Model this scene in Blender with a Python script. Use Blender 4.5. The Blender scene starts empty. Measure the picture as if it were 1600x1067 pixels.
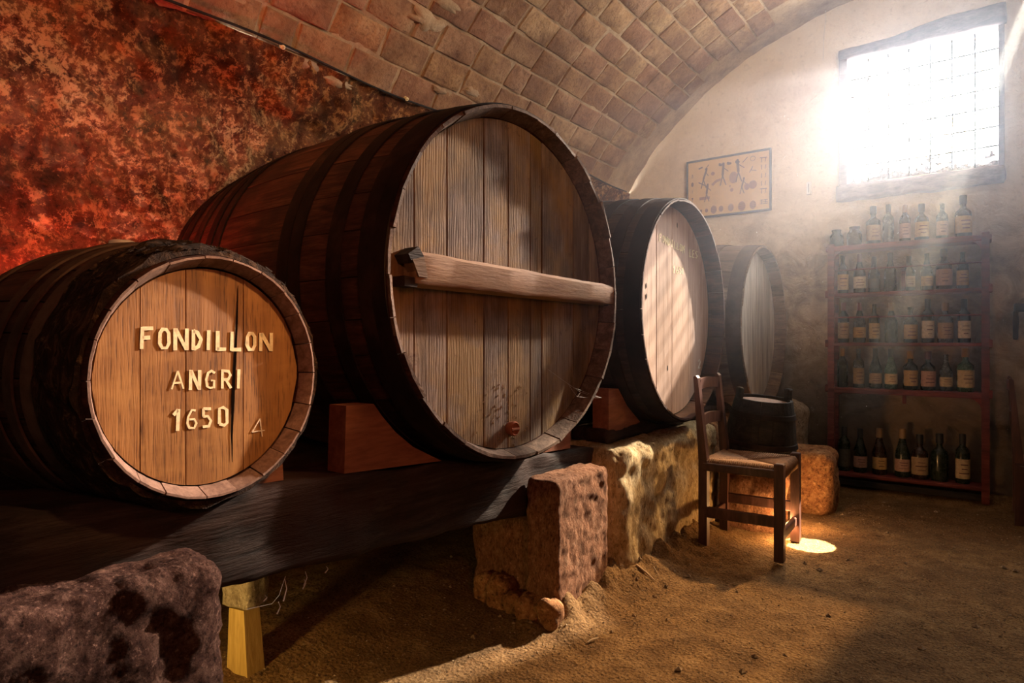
import bpy, math, random
from mathutils import Vector, Matrix, noise
PI = math.pi
rnd = random.Random(7)
scn = bpy.context.scene
col = scn.collection

# ------------------------------------------------------------------ camera
PSI = math.radians(36.5); FPX = 1000.0; CAMZ = 1.0
FW = Vector((-math.sin(PSI), math.cos(PSI), 0)); RT = Vector((math.cos(PSI), math.sin(PSI), 0))
cd = bpy.data.cameras.new('camera'); cam = bpy.data.objects.new('camera', cd); col.objects.link(cam)
cam.location = (0, 0, CAMZ); cam.rotation_euler = (PI/2, 0, PSI)
cd.sensor_width = 36; cd.lens = FPX/1600*36; cd.clip_start = .02
scn.camera = cam
# ------------------------------------------------------------------ view and world
vs = scn.view_settings
vs.view_transform = 'Standard'; vs.look = 'None'; vs.gamma = 1; vs.use_curve_mapping = False; vs.exposure = 0.0
try:
    scn.cycles.use_denoising = True
    scn.cycles.max_bounces = 6; scn.cycles.volume_bounces = 1; scn.cycles.diffuse_bounces = 4
    scn.cycles.sample_clamp_indirect = 4
    scn.cycles.volume_max_steps = 64
except Exception: pass
w = bpy.data.worlds.new('sky'); scn.world = w; w.use_nodes = True
bg = w.node_tree.nodes['Background']; bg.inputs[0].default_value = (1.0, .96, .9, 1); bg.inputs[1].default_value = 48
# ------------------------------------------------------------------ lights
def light(kind, name, loc, energy, colr, target=None, **kw):
    d = bpy.data.lights.new(name, kind); d.energy = energy; d.color = colr
    for k, v in kw.items(): setattr(d, k, v)
    o = bpy.data.objects.new(name, d); col.objects.link(o); o.location = loc
    if target is not None:
        o.rotation_euler = (Vector(target)-Vector(loc)).to_track_quat('-Z', 'Y').to_euler()
    return o
light('SUN', 'sun', (2, 9, 6), 18, (1, .86, .70), (2-.36, 9-1.0, 6-.71), angle=math.radians(1.2))
pt = light('AREA', 'window_portal', (-.355, 5.02, 2.53), 1, (1, 1, 1), (-.355, 4, 2.53), shape='RECTANGLE', size=.84, size_y=.88)
pt.data.cycles.is_portal = True
# unseen cellar lamps, mixed with added fills and spots
light('SPOT', 'warm_cask_lamp', (-.30, 1.42, 1.88), 75, (1, .50, .19), (-1.3, .88, 1.10), spot_size=math.radians(32), spot_blend=.9, shadow_soft_size=.04)
light('SPOT', 'added_vault_fill', (.6, .8, 2.35), 165, (1, .60, .31), (-1.75, 2.9, 2.85), spot_size=math.radians(72), spot_blend=1, shadow_soft_size=.15)  # added fill standing in for window bounce on the vault
light('SPOT', 'amber_wall_lamp', (-.7, .1, 2.4), 75, (1, .40, .13), (-2.8, 1.2, 1.9), spot_size=math.radians(80), spot_blend=1, shadow_soft_size=.1)
light('SPOT', 'red_wall_lamp', (-2.35, .62, .80), 62, (1, .045, .03), (-2.8, 1.05, 1.35), spot_size=math.radians(140), spot_blend=1, shadow_soft_size=.04)
light('SPOT', 'added_red_fill', (.6, .1, 1.7), 34, (1, .27, .14), (-1.6, 1.5, 1.2), spot_size=math.radians(80), spot_blend=1, shadow_soft_size=.2)  # added reddish fill to lift the barrel bodies
light('SPOT', 'lamp_behind_block', (-1.56, .55, .30), 12, (1, .62, .18), (-1.68, 1.3, .02), spot_size=math.radians(85), spot_blend=.8, shadow_soft_size=.03)
light('SPOT', 'added_floor_beam', (.95, 10.35, 7.2), 10500, (1, .60, .25), (-.75, 1.65, 0), spot_size=math.radians(13), spot_blend=.8, shadow_soft_size=.12)  # added spot beyond the window, widens the golden pool on the floor
light('SPOT', 'added_window_glare', (.54, 9.95, 4.7), 11500, (1, .80, .66), (-1.3, 1.45, 1.2), spot_size=math.radians(8.2), spot_blend=.6, shadow_soft_size=.14)  # added spot outside, standing in for sky glare on the big barrel head
light('SPOT', 'added_shaft_spot', (.35, 3.75, 3.1), 15000, (1, .84, .58), (-.69, 3.40, .02), spot_size=math.radians(4.0), spot_blend=.15, shadow_soft_size=.005)  # added narrow spot imitating a sun shaft by the chair
light('SPOT', 'added_cask_glare', (.9, 10.88, 5.3), 10500, (1, .72, .58), (-1.3, .72, .90), spot_size=math.radians(3.0), spot_blend=.5, shadow_soft_size=.10)  # added spot outside, brightens the small barrel's rim
light('POINT', 'added_stone_glow', (-.77, 3.66, .14), 5, (1, .5, .18), shadow_soft_size=.02)  # added point light for the orange glow on the squat block
light('POINT', 'lamp_behind_chair', (-.80, 3.36, .10), 6, (1, .55, .2), shadow_soft_size=.02)

light('SPOT', 'added_end_wall_fill', (1.2, 1.5, 2.2), 330, (1, .80, .60), (-1.5, 5, 2.75), spot_size=math.radians(50), spot_blend=1, shadow_soft_size=.25)  # added fill, brightens the upper end wall

# ------------------------------------------------------------------ pixel rays onto real planes
def ray(px, py):
    return FW + RT*((px-800)/FPX) + Vector((0, 0, -(py-533.5)/FPX))
def on_plane(px, py, p0, n):
    d = ray(px, py); c = Vector((0, 0, CAMZ)); return c + d*((Vector(p0)-c).dot(n)/d.dot(n))
def on_x(px, py, x): return on_plane(px, py, (x, 0, 0), Vector((1, 0, 0)))
def on_y(px, py, y): return on_plane(px, py, (0, y, 0), Vector((0, 1, 0)))

# ------------------------------------------------------------------ mesh helpers
def nz(p, s, seed=0, o=3):
    return noise.fractal(Vector(p)*s + Vector((seed*7.3, seed*3.1, seed*1.7)), 1.0, 2.0, o)
def mesh(name, vs_, fs, smooth=True, auto=None):
    m = bpy.data.meshes.new(name); m.from_pydata([tuple(v) for v in vs_], [], fs); m.update()
    if smooth: m.polygons.foreach_set('use_smooth', [True]*len(m.polygons))
    if auto is not None:
        try: m.set_sharp_from_angle(angle=math.radians(auto))
        except Exception: pass
    return m
def obj(name, me, mt=None, parent=None, **props):
    o = bpy.data.objects.new(name, me); col.objects.link(o)
    if mt is not None and me is not None and not me.materials: me.materials.append(mt)
    if parent: o.parent = parent
    for k, v in props.items(): o[k] = v
    return o
def root(name, loc, label, cat, group=None, rz=0):
    o = obj(name, None, label=label, category=cat); o.location = loc; o.rotation_euler = (0, 0, rz)
    if group: o['group'] = group
    return o
class MB:
    def __init__(s): s.v = []; s.f = []
    def add(s, vs_, fs):
        b = len(s.v); s.v += [Vector(v) for v in vs_]; s.f += [[i+b for i in f] for f in fs]; return s
    def box(s, lo, hi, M=None, ch=0):
        x0, y0, z0 = lo; x1, y1, z1 = hi
        if ch:
            vv = []
            for z, k in ((z0, ch), (z0+ch, 0), (z1-ch, 0), (z1, ch)):
                vv += [(x0+k, y0+k, z), (x1-k, y0+k, z), (x1-k, y1-k, z), (x0+k, y1-k, z)]
            ff = [[3, 2, 1, 0], [12, 13, 14, 15]]
            for r in range(3):
                for i in range(4): ff.append([r*4+i, r*4+(i+1) % 4, r*4+4+(i+1) % 4, r*4+4+i])
        else:
            vv = [(x0, y0, z0), (x1, y0, z0), (x1, y1, z0), (x0, y1, z0), (x0, y0, z1), (x1, y0, z1), (x1, y1, z1), (x0, y1, z1)]
            ff = [[3, 2, 1, 0], [4, 5, 6, 7], [0, 1, 5, 4], [1, 2, 6, 5], [2, 3, 7, 6], [3, 0, 4, 7]]
        vv = [Vector(v) for v in vv]
        if M is not None: vv = [M @ v for v in vv]
        return s.add(vv, ff)
    def bar(s, a, b, wa, wb=None, wd=None, up=Vector((0, 0, 1))):
        a = Vector(a); b = Vector(b); wb = wa if wb is None else wb
        d = (b-a).normalized(); sd = d.cross(up)
        if sd.length < 1e-3: sd = d.cross(Vector((0, 1, 0)))
        sd.normalize(); u2 = sd.cross(d)
        vv = []
        for p, k in ((a, wa), (b, wb)):
            h = k if wd is None else wd*k/wa
            vv += [p-sd*k/2-u2*h/2, p+sd*k/2-u2*h/2, p+sd*k/2+u2*h/2, p-sd*k/2+u2*h/2]
        return s.add(vv, [[3, 2, 1, 0], [4, 5, 6, 7], [0, 1, 5, 4], [1, 2, 6, 5], [2, 3, 7, 6], [3, 0, 4, 7]])
    def tube(s, pts, r, n=6):
        pts = [Vector(p) for p in pts]; b = len(s.v)
        for i, p in enumerate(pts):
            d = (pts[min(i+1, len(pts)-1)]-pts[max(i-1, 0)]).normalized()
            u = d.cross(Vector((0, 0, 1)));
            if u.length < 1e-3: u = d.cross(Vector((1, 0, 0)))
            u.normalize(); v = d.cross(u)
            rr = r[i] if isinstance(r, (list, tuple)) else r
            for k in range(n):
                a = 2*PI*k/n; s.v.append(p+u*math.cos(a)*rr+v*math.sin(a)*rr)
        for i in range(len(pts)-1):
            for k in range(n): s.f.append([b+i*n+k, b+i*n+(k+1) % n, b+(i+1)*n+(k+1) % n, b+(i+1)*n+k])
        s.f.append([b+k for k in range(n)][::-1]); s.f.append([b+(len(pts)-1)*n+k for k in range(n)])
        return s
    def lathe(s, prof, n=16, c=(0, 0, 0), a0=0, a1=2*PI):
        full = abs(a1-a0-2*PI) < 1e-6; m = n if full else n+1; b = len(s.v)
        for r, z in prof:
            for k in range(m):
                a = a0+(a1-a0)*k/n; s.v.append(Vector((c[0]+r*math.cos(a), c[1]+r*math.sin(a), c[2]+z)))
        for i in range(len(prof)-1):
            for k in range(n):
                k2 = (k+1) % m; s.f.append([b+i*m+k, b+i*m+k2, b+(i+1)*m+k2, b+(i+1)*m+k])
        return s
    def prism(s, poly, ext):
        n = len(poly); b = [Vector(p) for p in poly]; t = [p+Vector(ext) for p in b]
        return s.add(b+t, [list(range(n))[::-1], list(range(n, 2*n))]+[[i, (i+1) % n, n+(i+1) % n, n+i] for i in range(n)])
    def me(s, name='m', smooth=False, auto=None, fix=False):
        m = mesh(name, s.v, s.f, smooth, auto)
        if fix:
            import bmesh
            bm = bmesh.new(); bm.from_mesh(m); bmesh.ops.recalc_face_normals(bm, faces=bm.faces); bm.to_mesh(m); bm.free()
            if smooth:
                m.polygons.foreach_set('use_smooth', [True]*len(m.polygons))
                if auto is not None: m.set_sharp_from_angle(angle=math.radians(auto))
        return m
def rough_box(name, lo, hi, cell, r, amp, sc, seed=0, fn=None, o=4, M=None):
    """box with rounded worn corners and noise relief; real geometry"""
    lo = Vector(lo); hi = Vector(hi); sz = hi-lo
    n = [max(2, int(math.ceil(sz[i]/cell))) for i in range(3)]
    idx = {}; vv = []; ff = []
    def vid(i, j, k):
        key = (i, j, k)
        if key in idx: return idx[key]
        p = Vector((lo[0]+sz[0]*i/n[0], lo[1]+sz[1]*j/n[1], lo[2]+sz[2]*k/n[2]))
        q = Vector([min(max(p[a], lo[a]+r), hi[a]-r) for a in range(3)])
        d = p-q
        if d.length > 1e-9:
            d.normalize(); p = q+d*r
        p2 = p+d*(amp*nz(p, sc, seed, o))
        if fn: p2 = fn(p2, d)
        idx[key] = len(vv); vv.append(p2); return idx[key]
    for a in range(3):
        b, c = (a+1) % 3, (a+2) % 3
        for side in (0, n[a]):
            for i in range(n[b]):
                for j in range(n[c]):
                    q = []
                    for (ii, jj) in ((i, j), (i+1, j), (i+1, j+1), (i, j+1)):
                        t = [0, 0, 0]; t[a] = side; t[b] = ii; t[c] = jj; q.append(vid(*t))
                    ff.append(q if side else q[::-1])
    if M is not None: vv = [M @ v for v in vv]
    return mesh(name, vv, ff, True)
def sheet(name, nu, nv, fn, skip=None):
    vv = [fn(i/nu, j/nv) for j in range(nv+1) for i in range(nu+1)]
    ff = [[j*(nu+1)+i, j*(nu+1)+i+1, (j+1)*(nu+1)+i+1, (j+1)*(nu+1)+i] for j in range(nv) for i in range(nu) if not (skip and skip((i+.5)/nu, (j+.5)/nv))]
    return mesh(name, vv, ff, True)

# ------------------------------------------------------------------ materials
class G:
    def __init__(s, name, rough=.8, spec=.3, metal=0):
        s.m = bpy.data.materials.new(name); s.m.use_nodes = True; s.nt = s.m.node_tree
        s.b = s.nt.nodes['Principled BSDF']; s.b.inputs['Roughness'].default_value = rough
        s.b.inputs['Specular IOR Level'].default_value = spec; s.b.inputs['Metallic'].default_value = metal
        s.tc = s.n('ShaderNodeTexCoord'); s.co = s.tc.outputs['Object']
        s.oi = s.n('ShaderNodeObjectInfo'); s.rand = s.oi.outputs['Random']
    def n(s, t): return s.nt.nodes.new(t)
    def l(s, a, b): s.nt.links.new(a, b)
    def set(s, inp, v):
        if hasattr(v, 'is_output') or isinstance(v, bpy.types.NodeSocket): s.l(v, inp)
        elif isinstance(v, (tuple, list)) and len(v) == 3 and inp.type == 'RGBA': inp.default_value = (*v, 1)
        else: inp.default_value = v
    def map(s, sc=(1, 1, 1), jit=0, co=None, rot=(0, 0, 0)):
        mp = s.n('ShaderNodeMapping'); s.l(co or s.co, mp.inputs[0]); mp.inputs['Scale'].default_value = sc; mp.inputs['Rotation'].default_value = rot
        if jit:
            mm = s.math('MULTIPLY', s.rand, jit); s.l(mm, mp.inputs['Location'])
        return mp.outputs[0]
    def noise(s, co, scale, detail=4, rough=.55, dist=0):
        t = s.n('ShaderNodeTexNoise'); s.l(co, t.inputs['Vector']); t.inputs['Scale'].default_value = scale; t.inputs['Detail'].default_value = detail
        t.inputs['Roughness'].default_value = rough; t.inputs['Distortion'].default_value = dist; return t.outputs['Fac']
    def voro(s, co, scale, feat='F1', out='Distance'):
        t = s.n('ShaderNodeTexVoronoi'); t.feature = feat; s.l(co, t.inputs['Vector']); t.inputs['Scale'].default_value = scale; return t.outputs[out]
    def wave(s, co, scale, dist, dscale=1, detail=2, dr='X'):
        t = s.n('ShaderNodeTexWave'); t.bands_direction = dr; s.l(co, t.inputs['Vector']); t.inputs['Scale'].default_value = scale
        t.inputs['Distortion'].default_value = dist; t.inputs['Detail'].default_value = detail; t.inputs['Detail Scale'].default_value = dscale; return t.outputs['Fac']
    def math(s, op, a, b=0, clamp=False):
        t = s.n('ShaderNodeMath'); t.operation = op; t.use_clamp = clamp; s.set(t.inputs[0], a); s.set(t.inputs[1], b); return t.outputs[0]
    def ramp(s, f, stops, mode='LINEAR'):
        t = s.n('ShaderNodeValToRGB'); s.l(f, t.inputs[0]); t.color_ramp.interpolation = mode; e = t.color_ramp.elements
        while len(e) < len(stops): e.new(.5)
        for k, (p, c) in enumerate(stops):
            e[k].position = p; e[k].color = (c, c, c, 1) if isinstance(c, (int, float)) else (*c, 1)
        return t.outputs[0]
    def mix(s, f, a, b, mode='MIX'):
        t = s.n('ShaderNodeMix'); t.data_type = 'RGBA'; t.blend_type = mode; s.set(t.inputs[0], f); s.set(t.inputs[6], a); s.set(t.inputs[7], b); return t.outputs[2]
    def bump(s, h, st=.5, d=.01):
        t = s.n('ShaderNodeBump'); s.l(h, t.inputs['Height']); t.inputs['Strength'].default_value = st; t.inputs['Distance'].default_value = d
        if getattr(s, '_bn', None): s.l(s._bn, t.inputs['Normal'])
        s._bn = t.outputs[0]; s.l(s._bn, s.b.inputs['Normal'])
    def color(s, c): s.set(s.b.inputs['Base Color'], c)
    def rough(s, c): s.set(s.b.inputs['Roughness'], c)

def m_wood(name, c0, c1, c2, grain=(1, 16, 16), patch=None, rough=.75, bump=.4, varr=.35, spec=.25):
    g = G(name, rough, spec); co = g.map(grain, 31)
    n1 = g.noise(co, 3, 6, .6, .6); n2 = g.noise(co, 12, 4, .7); n3 = g.noise(g.map((1, 1, 1), 11), 4, 4, .6)
    c = g.ramp(n1, [(.3, c0), (.5, c1), (.72, c2)])
    c = g.mix(g.ramp(n2, [(.35, .55), (.55, 0)]), c, c0)
    if patch: c = g.mix(g.ramp(n3, [(.45, 0), (.62, .75)]), c, patch)
    v = g.ramp(g.rand, [(0, 1-varr), (1, 1+varr*.3)]); c = g.mix(1, c, v, 'MULTIPLY')
    g.color(c); g.bump(n2, bump, .004); g.bump(n1, bump*.6, .006)
    return g.m
M = {}
M['stave'] = m_wood('stave_wood', (.018, .010, .006), (.055, .029, .017), (.11, .058, .034), patch=(.035, .024, .016))
M['stave_red'] = m_wood('stave_wood_reddish', (.025, .010, .007), (.085, .032, .020), (.15, .062, .038), patch=(.03, .016, .012), varr=.25)
M['stave_pale'] = m_wood('stave_wood_pale', (.10, .06, .035), (.24, .155, .10), (.36, .25, .17), patch=(.16, .10, .07))
M['chime'] = m_wood('chime_wood', (.07, .045, .03), (.16, .10, .068), (.29, .195, .135), grain=(10, 10, 10), bump=.6)
M['chime_pink'] = m_wood('planed_chime_wood', (.12, .07, .05), (.24, .145, .105), (.34, .22, .165), grain=(10, 10, 10), bump=.2, varr=.12)
M['chock'] = m_wood('chock_wood', (.20, .07, .035), (.30, .11, .055), (.38, .16, .08), grain=(8, 1.2, 8), bump=.15, varr=.2)
M['chock_side'] = M['chock']
M['chair'] = m_wood('chair_wood', (.035, .014, .011), (.085, .034, .026), (.15, .07, .055), grain=(8, 8, 1.2), rough=.42, bump=.15, spec=.5)
M['beam'] = m_wood('old_beam_wood', (.010, .007, .005), (.035, .022, .016), (.075, .052, .04), grain=(10, .9, 10), patch=(.05, .022, .014), bump=.9)
M['crossbar'] = m_wood('crossbar_wood', (.15, .065, .025), (.31, .165, .075), (.44, .26, .13), grain=(10, 1, 10), bump=.5, patch=(.25, .15, .08))
M['post'] = m_wood('post_wood', (.34, .21, .06), (.52, .35, .11), (.62, .44, .17), grain=(8, 8, 1), bump=.3)
M['shelf'] = m_wood('shelf_wood', (.08, .015, .013), (.20, .042, .036), (.30, .08, .065), grain=(1, 8, 8), bump=.3)
M['frame'] = m_wood('window_frame_wood', (.10, .07, .08), (.20, .14, .15), (.30, .22, .22), grain=(3, 8, 8), bump=.5)
M['dark'] = m_wood('dark_wood', (.010, .008, .007), (.026, .02, .017), (.05, .038, .03), grain=(2, 10, 10), bump=.8)
def m_head1():
    g = G('varnished_head_oak', .42, .45); co = g.map((14, 14, .7), 23)
    n1 = g.noise(co, 2.5, 6, .6, .4); fl = g.noise(g.map((130, 130, 7), 9), 2.2, 3, .6); bl = g.noise(g.map((3, 3, 6), 3), 2.2, 4, .6)
    c = g.ramp(n1, [(.25, (.17, .075, .022)), (.5, (.27, .125, .038)), (.75, (.37, .185, .06))])
    c = g.mix(g.ramp(fl, [(.34, .8), (.46, 0)]), c, (.07, .028, .01))
    c = g.mix(g.ramp(bl, [(.5, 0), (.75, .5)]), c, (.46, .24, .075))
    c = g.mix(1, c, g.ramp(g.rand, [(0, .85), (1, 1.1)]), 'MULTIPLY')
    g.color(c); g.bump(fl, .35, .002); g.bump(n1, .2, .004); return g.m
def m_head2():
    g = G('weathered_head_oak', .8, .2); co = g.map((9, 9, .8), 37)
    w_ = g.wave(g.map((1, 1, .13), 37), 30, 9, 1.2, 3, 'Y'); n1 = g.noise(co, 3, 7, .7, .8); n2 = g.noise(g.map((46, 46, 1.6), 37), 4, 5, .75)
    p = g.noise(g.map((1.2, 1.2, .9), 5), 2.6, 6, .65, .4); p2 = g.noise(g.map((1, 1, 1)), 22, 7, .78); p3 = g.noise(g.map((3, 3, 1.4), 21), 2.4, 5, .6)
    c = g.ramp(n1, [(.28, (.10, .07, .052)), (.5, (.23, .17, .135)), (.72, (.36, .28, .23))])
    c = g.mix(g.math('MULTIPLY', g.ramp(w_, [(.25, 1), (.6, 0)]), .32), c, (.075, .048, .034))
    c = g.mix(g.ramp(n2, [(.34, .75), (.48, 0)]), c, (.05, .032, .022))
    c = g.mix(g.ramp(p, [(.42, 0), (.58, .85)]), c, (.27, .16, .055))
    c = g.mix(g.ramp(p3, [(.36, .75), (.55, 0)]), c, (.07, .045, .03))
    c = g.mix(g.ramp(p2, [(.60, 0), (.70, .85)]), c, (.055, .032, .02))
    c = g.mix(1, c, g.ramp(g.rand, [(0, .6), (1, 1.2)]), 'MULTIPLY')
    g.color(c); g.bump(n2, .6, .003); g.bump(w_, .25, .003); g.bump(p2, .4, .004); g.bump(n1, .3, .005); return g.m
M['head1'] = m_head1(); M['head2'] = m_head2()
M['head3'] = m_wood('pinkish_head_oak', (.34, .225, .18), (.49, .35, .285), (.58, .44, .365), grain=(12, 12, .8), varr=.12, bump=.2)
M['head4'] = m_wood('grey_head_oak', (.30, .27, .24), (.60, .54, .48), (.88, .82, .74), grain=(7, 7, .5), varr=.35, bump=.3)
def m_iron(name, a, b, c, rough=.75, metal=.3):
    g = G(name, rough, .15, 0); n1 = g.noise(g.map((1, 1, 1), 5), 30, 6, .7); n2 = g.noise(g.map((1, 1, 1), 5), 6, 4, .6)
    cc = g.ramp(n2, [(.3, a), (.55, b), (.75, c)]); cc = g.mix(g.ramp(n1, [(.5, 0), (.7, .6)]), cc, a)
    g.color(cc); g.bump(n1, .4, .003); return g.m
M['hoop'] = m_iron('rusty_hoop_iron', (.010, .007, .006), (.024, .015, .012), (.06, .032, .022))
M['hoop_brown'] = m_iron('brown_hoop_iron', (.04, .025, .018), (.10, .062, .043), (.17, .11, .078))
M['iron'] = m_iron('dark_iron', (.012, .011, .011), (.03, .026, .024), (.05, .04, .035))
M['rust'] = m_iron('orange_rust', (.16, .05, .025), (.30, .10, .05), (.40, .17, .09), .9, 0)
def m_bark():
    g = G('flaking_bark_hoop', .9, .15); co = g.map((30, 8, 8), 9); n1 = g.noise(co, 2.2, 6, .75, 1.0); n2 = g.noise(g.map((1, 1, 1), 3), 35, 5, .7)
    c = g.ramp(n1, [(.3, (.006, .005, .004)), (.52, (.032, .019, .013)), (.68, (.12, .07, .04))])
    c = g.mix(g.ramp(n2, [(.6, 0), (.72, .8)]), c, (.20, .13, .07)); g.color(c); g.bump(n1, 1, .012); g.bump(n2, .8, .006); return g.m
M['bark'] = m_bark()
def m_brick():
    g = G('vault_brick_clay', .92, .12); co = g.map((1, 1, 1), 41)
    n1 = g.noise(co, 7, 6, .65); n2 = g.noise(co, 45, 5, .7); n3 = g.noise(g.co, 3, 3, .5)
    c = g.ramp(g.rand, [(0, (.27, .15, .085)), (.2, (.40, .25, .13)), (.4, (.30, .16, .10)), (.6, (.46, .31, .165)), (.8, (.33, .20, .115)), (1, (.41, .25, .155))])
    c = g.mix(g.ramp(n1, [(.35, .75), (.6, 0)]), c, (.17, .085, .055))
    c = g.mix(g.ramp(n1, [(.58, 0), (.75, .6)]), c, (.52, .36, .22))
    c = g.mix(g.ramp(n2, [(.35, .6), (.5, 0)]), c, (.15, .08, .05)); g.color(c)
    g.bump(n2, .9, .008); g.bump(n1, 1, .02); return g.m
M['brick'] = m_brick()
def m_mortar(name, base, lo, sc=1, bump=.8):
    g = G(name, .95, .1); n1 = g.noise(g.co, 5*sc, 6, .65); n2 = g.noise(g.co, 60*sc, 6, .75)
    c = g.ramp(n1, [(.3, lo), (.6, base)]); c = g.mix(g.ramp(n2, [(.35, .6), (.5, 0)]), c, lo); g.color(c); g.bump(n2, bump, .006); g.bump(n1, .5, .02); return g.m
M['mortar'] = m_mortar('vault_mortar', (.50, .38, .25), (.25, .16, .10))
def m_leftwall():
    g = G('mottled_old_plaster', .95, .08)
    n0 = g.noise(g.co, 1.9, 6, .62, .5); n1 = g.noise(g.co, 5, 8, .72, .6); n2 = g.noise(g.co, 34, 8, .8, .3); n3 = g.noise(g.co, 12, 9, .8, .5)
    c = g.ramp(n1, [(.34, (.06, .022, .014)), (.46, (.17, .06, .03)), (.55, (.27, .115, .05)), (.66, (.12, .085, .045))])
    a = g.math('ADD', g.math('MULTIPLY', n3, .55), g.math('MULTIPLY', n2, .45))
    b = g.math('ADD', g.math('MULTIPLY', n2, .6), g.math('MULTIPLY', n0, .4))
    c = g.mix(g.ramp(a, [(.51, 0), (.555, .95)]), c, (.66, .33, .13))
    c = g.mix(g.ramp(b, [(.545, 0), (.59, .95)]), c, (.72, .45, .21))
    c = g.mix(g.ramp(n0, [(.36, .8), (.45, 0)]), c, (.055, .03, .02))
    c = g.mix(g.ramp(a, [(.40, .85), (.455, 0)]), c, (.028, .013, .01)); g.color(c)
    g.bump(n2, 1, .012); g.bump(n3, 1, .03); return g.m
M['leftwall'] = m_leftwall()
def m_endwall():
    g = G('cream_lime_plaster', .95, .08); sp = g.n('ShaderNodeSeparateXYZ'); g.l(g.co, sp.inputs[0]); z = sp.outputs[2]
    n0 = g.noise(g.co, 1.7, 5, .6, .3); n1 = g.noise(g.co, 5.5, 7, .68, .6); n2 = g.noise(g.co, 40, 6, .7)
    c = g.ramp(n0, [(.3, (.58, .46, .34)), (.5, (.72, .60, .46)), (.7, (.78, .68, .54))])
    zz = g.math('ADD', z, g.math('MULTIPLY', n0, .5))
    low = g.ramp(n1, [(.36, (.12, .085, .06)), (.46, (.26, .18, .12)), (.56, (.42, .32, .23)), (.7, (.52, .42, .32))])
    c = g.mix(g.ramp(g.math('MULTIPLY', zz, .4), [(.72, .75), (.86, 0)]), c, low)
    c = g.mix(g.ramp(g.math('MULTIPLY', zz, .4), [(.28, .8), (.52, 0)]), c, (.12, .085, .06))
    c = g.mix(g.ramp(g.voro(g.map((1, 1, 1)), 2.3, 'DISTANCE_TO_EDGE'), [(.0, .0), (.004, .0)]), c, (.2, .14, .1))
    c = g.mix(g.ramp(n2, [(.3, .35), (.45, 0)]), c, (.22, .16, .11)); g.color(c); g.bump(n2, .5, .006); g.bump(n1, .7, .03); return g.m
M['endwall'] = m_endwall()
def m_floor():
    g = G('sandy_earth_floor', .95, .12); n0 = g.noise(g.co, 1.3, 4, .6); n1 = g.noise(g.co, 9, 6, .65); n2 = g.noise(g.co, 120, 4, .7); v = g.voro(g.co, 75)
    c = g.ramp(n1, [(.3, (.14, .075, .03)), (.55, (.25, .145, .06)), (.75, (.35, .215, .10))])
    c = g.mix(g.ramp(n0, [(.4, .5), (.6, 0)]), c, (.13, .072, .034))
    c = g.mix(g.ramp(n2, [(.36, .85), (.48, 0)]), c, (.045, .024, .012))
    c = g.mix(g.ramp(n2, [(.60, 0), (.70, .6)]), c, (.45, .33, .18)); g.color(c)
    g.bump(n2, 1, .009); g.bump(v, .8, .006); g.bump(n1, .35, .02); return g.m
M['floor'] = m_floor()
def m_stone(name, a, b, c_, sc=1, bump=1, stretch=(1, 1, 1)):
    g = G(name, .93, .12); co = g.map(stretch, 7); n0 = g.noise(co, 3*sc, 5, .6); n1 = g.noise(co, 24*sc, 8, .78, .3); n2 = g.noise(co, 70*sc, 5, .75)
    c = g.ramp(n1, [(.34, a), (.5, b), (.68, c_)]); c = g.mix(g.ramp(n0, [(.34, .3), (.55, 0)]), c, a); c = g.mix(g.ramp(n2, [(.36, .8), (.47, 0)]), c, tuple(x*.35 for x in a)); c = g.mix(g.ramp(n2, [(.57, 0), (.68, .75)]), c, tuple(min(1, x*1.5) for x in c_))
    g.color(c); g.bump(n2, bump, .010); g.bump(n1, .7*bump, .012); return g.m
M['tufa'] = m_stone('yellow_tufa', (.30, .19, .09), (.55, .40, .21), (.74, .60, .38), stretch=(1.4, 1.4, .55))
M['redstone'] = m_stone('red_brown_stone', (.14, .058, .028), (.25, .115, .062), (.38, .215, .13), sc=1.3, stretch=(1.3, 1.3, .7))
M['porous'] = m_stone('dark_porous_stone', (.05, .022, .018), (.14, .068, .05), (.36, .21, .155), sc=1.4, bump=1.3)
M['orangestone'] = m_stone('orange_stone', (.14, .06, .03), (.34, .16, .07), (.50, .29, .14), sc=.8)
M['paleblock'] = m_stone('pale_stone', (.25, .19, .13), (.42, .34, .25), (.55, .46, .36))
def m_plain(name, c, rough=.6, spec=.4, metal=0, alpha=None, sc=30, var=.35):
    g = G(name, rough, spec, metal); n1 = g.noise(g.co, sc, 5, .65)
    g.color(g.mix(g.ramp(n1, [(.35, var), (.6, 0)]), c, tuple(x*.45 for x in c))); return g.m
M['paint'] = m_plain('cream_brush_paint', (.86, .74, .46), .7, .3, sc=90, var=.45)
M['paint_faint'] = m_plain('faded_white_paint', (.98, .90, .62), .8, .2, sc=120, var=.9)
M['chalk'] = m_plain('chalk_paint', (.72, .60, .42), .9, .1, sc=160, var=.7)
def m_rush():
    g = G('woven_rush', .8, .25); w_ = g.wave(g.map((1, 1, 1)), 26, 1.5, 6, 2, 'Y'); n1 = g.noise(g.map((4, 40, 10)), 3, 5, .7)
    c = g.ramp(n1, [(.3, (.10, .045, .022)), (.5, (.26, .14, .07)), (.72, (.42, .26, .15))]); c = g.mix(g.ramp(w_, [(.15, .7), (.4, 0)]), c, (.05, .022, .012)); g.color(c); g.bump(w_, .8, .004); return g.m
M['rush'] = m_rush()
M['cord'] = m_plain('rush_cord', (.36, .20, .11), .8, .2, sc=60, var=.8)
def m_glass(name, c, tr=.55):
    g = G(name, .12, .5); g.color(c); g.b.inputs['Transmission Weight'].default_value = tr*(.12 if tr < .5 else .45); g.b.inputs['IOR'].default_value = 1.45
    n1 = g.noise(g.co, 25, 5, .7); g.rough(g.ramp(n1, [(.4, .08), (.65, .45)])); return g.m
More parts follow.
